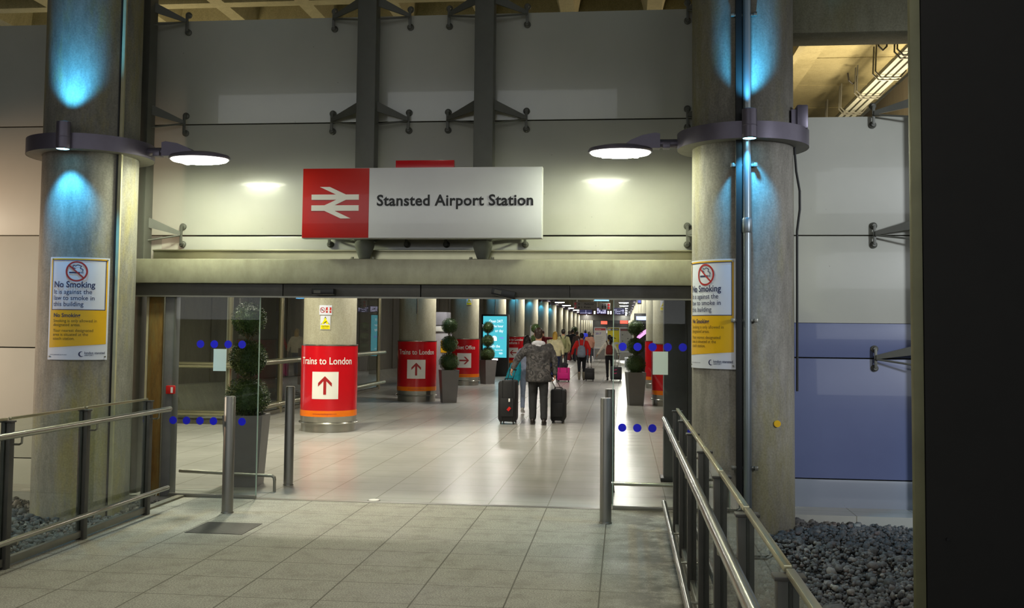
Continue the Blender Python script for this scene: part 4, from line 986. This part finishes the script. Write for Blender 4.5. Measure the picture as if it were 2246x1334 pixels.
def person(loc, H, label, top, legs, hair, skin=None, shoes=None, rz=0.0, sw=.20, build=1.0, hairstyle='short', hem=.84, larm=None, rarm=None, lf=(-.09, 0), rf=(.09, 0),
           lift=(0, 0), near=False, collar=None, sleeves=True, boots=False, bag=None, bagc=None, topname='jacket', head_turn=0.0, hat=None):
    t = thing('person', label, 'person', loc, rz); s = H/1.76; skin = skin or M_skin; shoes = shoes or M_blk2
    vox = .0085 if near else .014; Zs = 1.44
    SH = {-1: (-sw, 0, Zs), 1: (sw, 0, Zs)}
    larm = larm or ((-sw-.06, -.03, 1.16), (-sw-.04, .06, .93)); rarm = rarm or ((sw+.06, -.03, 1.16), (sw+.04, .06, .93))
    A = {-1: larm, 1: rarm}; Ft = {-1: lf, 1: rf}; Lf = {-1: lift[0], 1: lift[1]}
    def sc(mb): mb.v = [(x*s, y*s, z*s) for x, y, z in mb.v]; return mb
    leg = {}
    for k in (-1, 1):
        hip = Vector((k*.092, 0, .92)); ank = Vector((Ft[k][0], Ft[k][1]-.02, .085+Lf[k])); mid = (hip+ank)/2
        slack = max(0, .84-(ank-hip).length); kn = mid+Vector((0, .03+slack*.9, .02)); leg[k] = (hip, kn, ank)
    # --- body: one continuous surface
    b = MB(); b.ell((0, .005, 1.655), (.077, .096, .108), 20); b.ell((0, .03, 1.59), (.058, .07, .065), 16); b.ell((0, .062, 1.585), (.03, .03, .03), 12)
    b.cap_((0, .098, 1.64), (0, .112, 1.622), .009, .013, 8); b.ell((0, .088, 1.672), (.05, .02, .012), 12); b.ell((0, .095, 1.585), (.024, .01, .006), 10); b.ell((0, .093, 1.575), (.02, .01, .006), 10)
    for k in (-1, 1): b.ell((k*.079, -.002, 1.64), (.010, .020, .032), 10)
    b.cap_((0, -.01, 1.44), (0, 0, 1.58), .062, .056)
    b.loft([(0, 0, .84, .13, .09), (0, 0, .92, .155, .105), (0, 0, 1.05, .13, .09), (0, 0, 1.2, .14, .095), (0, -.005, 1.34, .165, .1), (0, -.005, 1.44, .13, .075), (0, -.01, 1.49, .06, .05)], 24)
    for k in (-1, 1):
        e, wv = A[k]; b.cap_((k*(sw-.03), 0, Zs-.02), e, .048, .038); b.cap_(e, wv, .038, .026)
        if near or True: hand(b, wv, Vector(wv)-Vector(e), k)
        hp, kn, an = leg[k]; b.cap_(hp, kn, .078, .052); b.cap_(kn, an, .052, .036); b.cap_(an, an+Vector((k*.01, .11, -.05)), .036, .028)
    me = remesh(sc(b), vox*s, 2); put('body', me, skin, t)
    if near:
        for k in (-1, 1): sc(MB().ell((k*.031, .088, 1.648), (.012, .009, .009), 10)).build('eye', M_lett, t); sc(MB().ell((k*.031, .095, 1.648), (.005, .004, .005), 8)).build('iris', M_ink, t)
    # --- trousers
    b = MB(); b.loft([(0, 0, .80, .10, .08), (0, -.005, .86, .165*build, .12*build), (0, -.005, .95, .165*build, .115*build), (0, 0, 1.04, .15*build, .105*build)], 24)
    for k in (-1, 1):
        hp, kn, an = leg[k]; f = .9 if not boots else .55
        b.cap_(hp-Vector((0, 0, .02)), kn, .094*build, .066*build); b.cap_(kn, kn+(an-kn)*f, .066*build, (.055 if not boots else .045)*build)
    me = remesh(sc(b), vox*1.2*s, 3, .012, .07); put('trousers', me, legs, t)
    # --- shoes
    for k in (-1, 1):
        hp, kn, an = leg[k]; pit = .9*Lf[k]*4
        q = MB(); q.ell((0, .055, -.045), (.047, .135, .042), 16); q.ell((0, -.03, -.02), (.04, .055, .055), 14); q.box((0, .05, -.075), (.08, .24, .022), .008)
        if boots: q.cap_((0, -.02, 0), tuple((kn-an)*.45), .052, .062)
        mt = Matrix.Translation(an) @ Matrix.Rotation(-pit, 4, 'X'); q.v = [tuple(mt @ Vector(v)) for v in q.v]
        me = remesh(sc(q), vox*s, 2); put('boot' if boots else 'shoe', me, shoes, t)
    # --- top
    b = MB(); B = build
    b.loft([(0, 0, hem, .195*B, .135*B), (0, -.005, hem+.03, .205*B, .145*B), (0, -.005, (hem+1.2)/2, .195*B, .14*B), (0, -.005, 1.2, .19*B, .135*B), (0, -.01, 1.33, (sw+.005)*B, .135*B), (0, -.01, 1.42, (sw+.0)*B, .115*B), (0, -.012, 1.475, .13, .085), (0, -.012, 1.51, .078, .07)], 28)
    for k in (-1, 1):
        e, wv = A[k]; wr = lerp(e, wv, .93); sv = .072*B if sleeves else .06
        b.cap_((k*(sw-.025), -.005, Zs-.035), e, sv, .056*B); b.cap_(e, wr, .056*B, .043*B)
    me = remesh(sc(b), vox*1.3*s, 3, .028 if near else .02, .06 if near else .09); put(topname, me, top, t)
    if collar:
        b = MB(); b.ell((0, -.075, 1.475), (.125, .055, .065), 18, rot=(.35, 0, 0)); b.ell((-.075, -.02, 1.48), (.05, .07, .045), 14); b.ell((.075, -.02, 1.48), (.05, .07, .045), 14); b.ell((0, -.105, 1.43), (.07, .03, .05), 14)
        me = remesh(sc(b), vox*s, 3, .012, .05); put('hood_lining', me, collar, t)
    # --- hair
    b = MB(); b.ell((0, -.012, 1.682), (.083, .096, .094), 20); b.ell((0, -.035, 1.645), (.078, .075, .085), 18)
    if hairstyle == 'long':
        b.loft([(0, -.06, 1.36, .055, .025), (0, -.065, 1.45, .082, .04), (0, -.05, 1.58, .092, .06), (0, -.03, 1.68, .085, .085)], 18)
    if hairstyle == 'pony': b.cap_((0, -.1, 1.70), (.01, -.15, 1.58), .03, .035); b.cap_((.01, -.15, 1.58), (.03, -.13, 1.38), .035, .012)
    if hairstyle == 'blown': b.cap_((.02, -.09, 1.66), (.09, -.12, 1.56), .06, .07); b.cap_((.06, -.1, 1.6), (.03, -.11, 1.42), .07, .04); b.cap_((.09, -.1, 1.68), (.27, -.12, 1.62), .03, .01)
    if hairstyle == 'bun': b.ell((0, -.1, 1.73), (.05, .05, .05), 14)
    me = remesh(sc(b), vox*s, 2, .014, .03); put('hair', me, hair, t)
    if hat:
        me = remesh(sc(MB().ell((0, -.005, 1.70), (.098, .11, .09), 18).ell((0, -.02, 1.80), (.05, .05, .045), 12)), vox, 2, .01, .03); put('woolly_hat', me, hat, t)
    if bag:
        col_, strapc = bag; bg = MB(); bw, bz0, bz1 = bagc or (.14, 1.0, 1.40)
        bg.loft([(0, -.21, bz0, bw*.85, .055), (0, -.225, bz0+.06, bw, .085), (0, -.225, (bz0+bz1)/2, bw, .085), (0, -.205, bz1-.07, bw*.85, .065), (0, -.185, bz1, bw*.5, .03)], 20)
        me = remesh(sc(bg), vox*s, 3, .012, .06); put('backpack', me, col_, t)
        pk = remesh(sc(MB().ell((0, -.295, bz0+.12), (bw*.75, .035, .09), 14)), vox*s, 2); put('backpack_pocket', pk, col_, t)
        for k in (-1, 1): m = MB().tube([(k*bw*.45, -.19, bz1-.02), (k*.10, -.13, 1.49), (k*.12, -.02, 1.53), (k*.13, .10, 1.44), (k*.14, .14, 1.25)], .017, 8); sc(m).build('shoulder_strap', strapc, t)
        MB()
    return t
blackhair = plain('black_hair', '#17120f', .5, 0, .3, 40, bump=.3); brownhair = plain('brown_hair', '#2e1f15', .5, 0, .3, 40, bump=.3); blond = plain('blond_hair', '#c09a3c', .5, 0, .3, 40, bump=.4)
# the man with two cases
man = person((-1.56, 18.5, 0), 1.77, 'man in a dark camouflage jacket with white hood pulling two black suitcases', mk_camo(), cloth('charcoal_trousers', '#262627'), brownhair, near=True,
    shoes=plain('dark_brown_shoe', '#1e1612', .5), sw=.215, build=1.16, hem=.78, collar=cloth('white_fleece', '#c9c9cc'), larm=((-.36, -.07, 1.22), (-.455, -.12, 1.03)), rarm=((.30, -.03, 1.18), (.30, .0, .93)),
    lf=(-.10, .06), rf=(.115, -.06), lift=(0, 0))
suitcase((-2.12, 18.62, 0), .32, .50, .80, cloth('black_case_cloth', '#0e0e10', .6), 'large black upright suitcase with a red tag, left of the man in camouflage', handle=(.10, -.20, 1.0), bulge=-1, tagm=M_callred)
suitcase((-1.22, 19.0, 0), .27, .44, .63, cloth('black_case_cloth2', '#101012', .6), 'black upright suitcase on the right of the man in camouflage', handle=(-.10, -.42, .90), bulge=1)
# the companion walking in front of him
person((-2.0, 20.9, 0), 1.62, 'woman in a grey-blue top carrying a turquoise coat, half hidden by the man in camouflage', cloth('grey_blue_cloth', '#a5adc6'), cloth('pale_jeans', '#8d9ab4'), blackhair, near=True,
    shoes=plain('white_trainer', '#b9b9b6', .5), hairstyle='long', hem=.95, sw=.17, build=.9, lf=(-.08, -.12), rf=(.08, .16), lift=(.03, 0), topname='top', larm=((-.27, 0, 1.18), (-.25, .13, 1.05)))
tc = MB().loft([(-.02, 0, -.02, .05, .03), (-.0, 0, .1, .15, .05), (.03, 0, .3, .14, .05), (.08, 0, .48, .07, .05)], 20); tc.cap_((.0, 0, .4), (-.16, -.02, .02), .055, .045); tc.cap_((.1, -.03, .4), (.08, -.05, -.01), .05, .04)
o = put('turquoise_coat', remesh(tc, .012, 3, .03, .05), cloth('turquoise_cloth', '#1d9fb5')); o.location = (-2.24, 20.45, .62); tag(o, 'turquoise coat hanging from the arm of the half hidden woman', 'coat')
# blonde
person((-2.37, 34.9, 0), 1.70, 'woman with long blond hair in a cream coat and jeans pulling a pink suitcase', cloth('cream_coat', '#ded5aa'), cloth('blue_jeans', '#22315e'), blond, hairstyle='long', hem=.88, sw=.2, build=1.08,
    shoes=plain('grey_shoe', '#5a5248', .6), lf=(-.1, -.12), rf=(.07, .15), lift=(.03, 0), rarm=((.28, -.05, 1.18), (.30, -.12, .93)))
suitcase((-2.03, 34.35, 0), .42, .24, .48, cloth('pink_case', '#d4127e', .6, .06), 'bright pink suitcase behind the blond woman', handle=(-.02, .30, .90))
o = put('small_bag', remesh(MB().ell((0, 0, .08), (.13, .1, .09), 14).box((0, 0, .03), (.22, .16, .06), .02), .012, 2), cloth('dark_bag', '#26262a')); o.location = (-2.0, 34.36, .49); tag(o, 'small dark bag riding on top of the pink suitcase', 'bag')
# red jacket
person((-1.47, 35.5, 0), 1.66, 'person in a red jacket with white cuffs and a grey backpack', cloth('red_jacket', '#c5160f', .8, .08), cloth('black_leggings', '#121318'), blackhair, hem=.93, sw=.2, build=1.05,
    bag=(cloth('grey_blue_bag', '#7c8594'), cloth('pale_strap', '#8e8a98')), bagc=(.16, .86, 1.30), boots=True, shoes=cloth('tan_boot', '#7c7463'), lf=(-.08, -.14), rf=(.08, .15), lift=(.04, 0), rarm=((.30, -.03, 1.17), (.29, -.10, .93)), larm=((-.31, -.04, 1.18), (-.36, .02, .97)))
suitcase((-1.17, 35.05, 0), .33, .22, .45, cloth('black_cabin_case', '#161617', .6), 'small black cabin suitcase pulled by the person in red', handle=(.0, .34, .90))
# white jacket
person((-.50, 35.9, 0), 1.60, 'woman in a white jacket with a red and brown backpack, hair blowing to the right', cloth('white_jacket', '#e4e2d2'), cloth('black_leggings2', '#121216'), blackhair, hairstyle='blown', hem=.96, sw=.17, build=.92,
    bag=(cloth('red_brown_bag', '#7a2a22'), cloth('brown_strap', '#5a3a22')), bagc=(.14, 1.0, 1.38), lf=(-.07, -.05), rf=(.08, .18), lift=(0, .14), larm=((-.32, .02, 1.2), (-.46, .08, 1.0)), rarm=((.30, -.04, 1.18), (.36, -.06, .97)))
suitcase((-.26, 35.4, 0), .40, .25, .50, cloth('dark_grey_case', '#2c2b30', .6), 'dark grey suitcase with pink marks pulled by the woman in the white jacket', handle=(.07, .26, .96), marks=plain('pink_print', '#c02a6a', .5))
# the crowd ahead
def simple(x, y, H, label, top, legs, **k):
    return person((x, y, 0), H, label, cloth('cloth_a', top), cloth('cloth_b', legs), k.pop('hair', blackhair), lf=(-.09, -.1), rf=(.09, .12), lift=(.03, 0), **k)
simple(-2.42, 40.5, 1.80, 'traveller in a khaki top with black straps, behind the blond woman', '#97946a', '#26262a', bag=(cloth('khaki_bag', '#6f7048'), M_blk2))
simple(-3.62, 45, 1.74, 'person in a dark red jacket stretching an arm to the right', '#6d0f1a', '#3a1d3a', hair=plain('dark_red_hood', '#3b1116', .7), rarm=((.42, .05, 1.40), (.66, .1, 1.38)))
simple(-2.95, 58.5, 1.84, 'broad man in a dark navy coat and trousers', '#15161d', '#14182a', build=1.35, sw=.24, hem=.9)
suitcase((-3.22, 58.0, 0), .36, .22, .52, cloth('dark_red_case', '#8f1420', .6, .06), 'dark red suitcase standing left of the broad man in navy', handle=(.0, .2, .9))
simple(-2.98, 62, 1.76, 'person in a cream woolly hat ahead of the man in navy', '#7a7466', '#26262a', hat=cloth('cream_hat', '#c9bf98'))
simple(-3.45, 64, 1.74, 'person in a pale lilac top at the left of the crowd', '#8f8494', '#2b2b33', hair=brownhair)
simple(-2.30, 61, 1.80, 'traveller with a bright blue backpack held high', '#3a3440', '#20242e', bag=(cloth('bright_blue_bag', '#2436d8', .7, .05), cloth('blue_strap', '#2436d8')), bagc=(.16, 1.22, 1.58))
simple(-1.86, 55, 1.70, 'woman with long dark hair in a salmon top', '#a0705c', '#3c424e', hairstyle='long', hair=brownhair)
simple(-2.62, 57, 1.72, 'traveller with brown hair in a dark jacket right of the man in navy', '#3a2c26', '#2c2c30', hair=brownhair)
simple(-1.72, 62, 1.76, 'dark haired traveller right of the woman in salmon', '#2a2d2c', '#22242a')
simple(-2.05, 70, 1.76, 'distant traveller in a brown coat between the blue bag and the boards', '#4a3b32', '#26262a', hair=brownhair)
simple(-3.75, 72, 1.74, 'distant traveller in a grey coat near the left columns', '#4b4b4e', '#26262a')
simple(-1.62, 75, 1.72, 'farthest traveller in a black coat beside the white notice board', '#1d1d20', '#1d1d20')
# ------------------------------------------------------------------ lamps outside the frame and added unseen fill lights
def area(name, loc, size, energy, color, rot=(0, 0, 0), sy=None):
    l = bpy.data.lights.new(name, 'AREA'); l.energy = energy; l.color = color; l.size = size
    if sy: l.shape = 'RECTANGLE'; l.size_y = sy
    o = bpy.data.objects.new(name, l); COL.objects.link(o); o.location = loc; o.rotation_euler = rot; return o
def spot(name, loc, to, energy, color, ang, blend=.6, r=.15):
    l = bpy.data.lights.new(name, 'SPOT'); l.energy = energy; l.color = color; l.spot_size = math.radians(ang); l.spot_blend = blend; l.shadow_soft_size = r
    o = bpy.data.objects.new(name, l); COL.objects.link(o); o.location = loc; o.rotation_euler = (Vector(to)-Vector(loc)).to_track_quat('-Z', 'Y').to_euler(); return o
for i, (x, y) in enumerate(((-3.6, 3.2), (-.6, 3.2), (-2.1, 6.3), (-2.1, -1.5))): spot('paving_fill', (x, y, 6.0), (x, y, 0), 225, (1, .95, .82), 125)  # added unseen spots that brighten the foreground paving
spot('right_wall_fill', (6.8, 1.8, 3.7), (2.9, 10.3, 2.0), 1900, (.88, .94, 1), 34, .5, .4)  # added unseen spot, narrowed to lighten the right wall panels
area('lamp_beyond_wall', (4.3, 17.0, 3.6), 1.0, 420, (1, .83, .55), (PI, 0, 0))
area('vestibule_uplight', (-6.5, 13.5, 4.2), 1.0, 40, (1, .85, .55), (PI, 0, 0))  # unseen uplight set for the ceiling tone behind the wall
spot('warm_lamp_left', (-11.6, 7.8, 2.6), (-7.2, 10.35, 1.9), 1500, (1, .68, .45), 50, .9)
spot('white_lamp_left', (-11.2, 7.0, 2.6), (-6.6, 10.35, .3), 650, (1, .96, .80), 65, .8)
spot('inner_fill', (-4.4, 12.8, 4.9), (-4.2, 13.0, 0), 1000, (1, .95, .76), 120)  # added unseen spot, lifts the floor inside the left door
spot('inner_fill', (-6.6, 14.6, 4.9), (-6.3, 15.2, 0), 900, (1, .94, .72), 120)  # second added fill, for the area by the glass screen
# parts of parts: hang them under the part they sit on
SUB = {'spot_lens': 'spot_housing', 'lens': 'lamp_head', 'light_strip': 'lamp_head', 'fin_casing': 'arm', 'ring_underside': 'ring', 'grip': 'telescopic_handle', 'backpack_pocket': 'backpack',
       'shoulder_strap': 'backpack', 'eye': 'body', 'iris': 'body', 'arrow_panel': 'red_wrap', 'arrow': 'red_wrap', 'fine_print': 'orange_band', 'foot_ring': 'steel_foot',
       'cigarette': 'plate', 'prohibition_ring': 'plate', 'border_line': 'plate', 'yellow_field': 'plate', 'heading': 'plate', 'notice_text': 'plate', 'subheading': 'plate', 'small_print': 'plate', 'directions_print': 'plate',
       'airport_logo': 'plate', 'screw': 'plate', 'red_field': 'plate', 'triangle_border': 'plate', 'yellow_triangle': 'plate', 'hazard_figure': 'plate', 'white_label': 'red_case',
       'sensor_window': 'sensor_body', 'double_arrow_symbol': 'red_panel', 'screen_lettering': 'screen', 'purple_mark': 'screen', 'screen_text': 'screen', 'screen_page': 'violet_screen',
       'heading_text': 'poster', 'heading_band': 'poster', 'print_lines': 'poster', 'blue_figures': 'poster', 'logo_patch': 'poster', 'white_patch': 'poster', 'print_mark': 'poster', 'base_plate': 'foot_cone', 'white_tag': 'carry_handle', 'luggage_tag': 'front_pocket', 'pink_mark': 'front_pocket'}
LET = ('red_wrap', 'white_panel', 'plate', 'casing', 'cabinet')
ident = Matrix.Identity(4)
bykid = {}
for o in COL.objects:
    if o.parent: bykid.setdefault(o.parent.name, []).append(o)
for rn, ch in bykid.items():
    by = {}
    for c in ch: by.setdefault(c.name.split('.')[0], c)
    for c in ch:
        if c.type != 'MESH': continue
        b = c.name.split('.')[0]; tg = [SUB[b]] if b in SUB else (LET if b == 'lettering' else ())
        for q in tg:
            if q in by and by[q] is not c: c.parent = by[q]; break
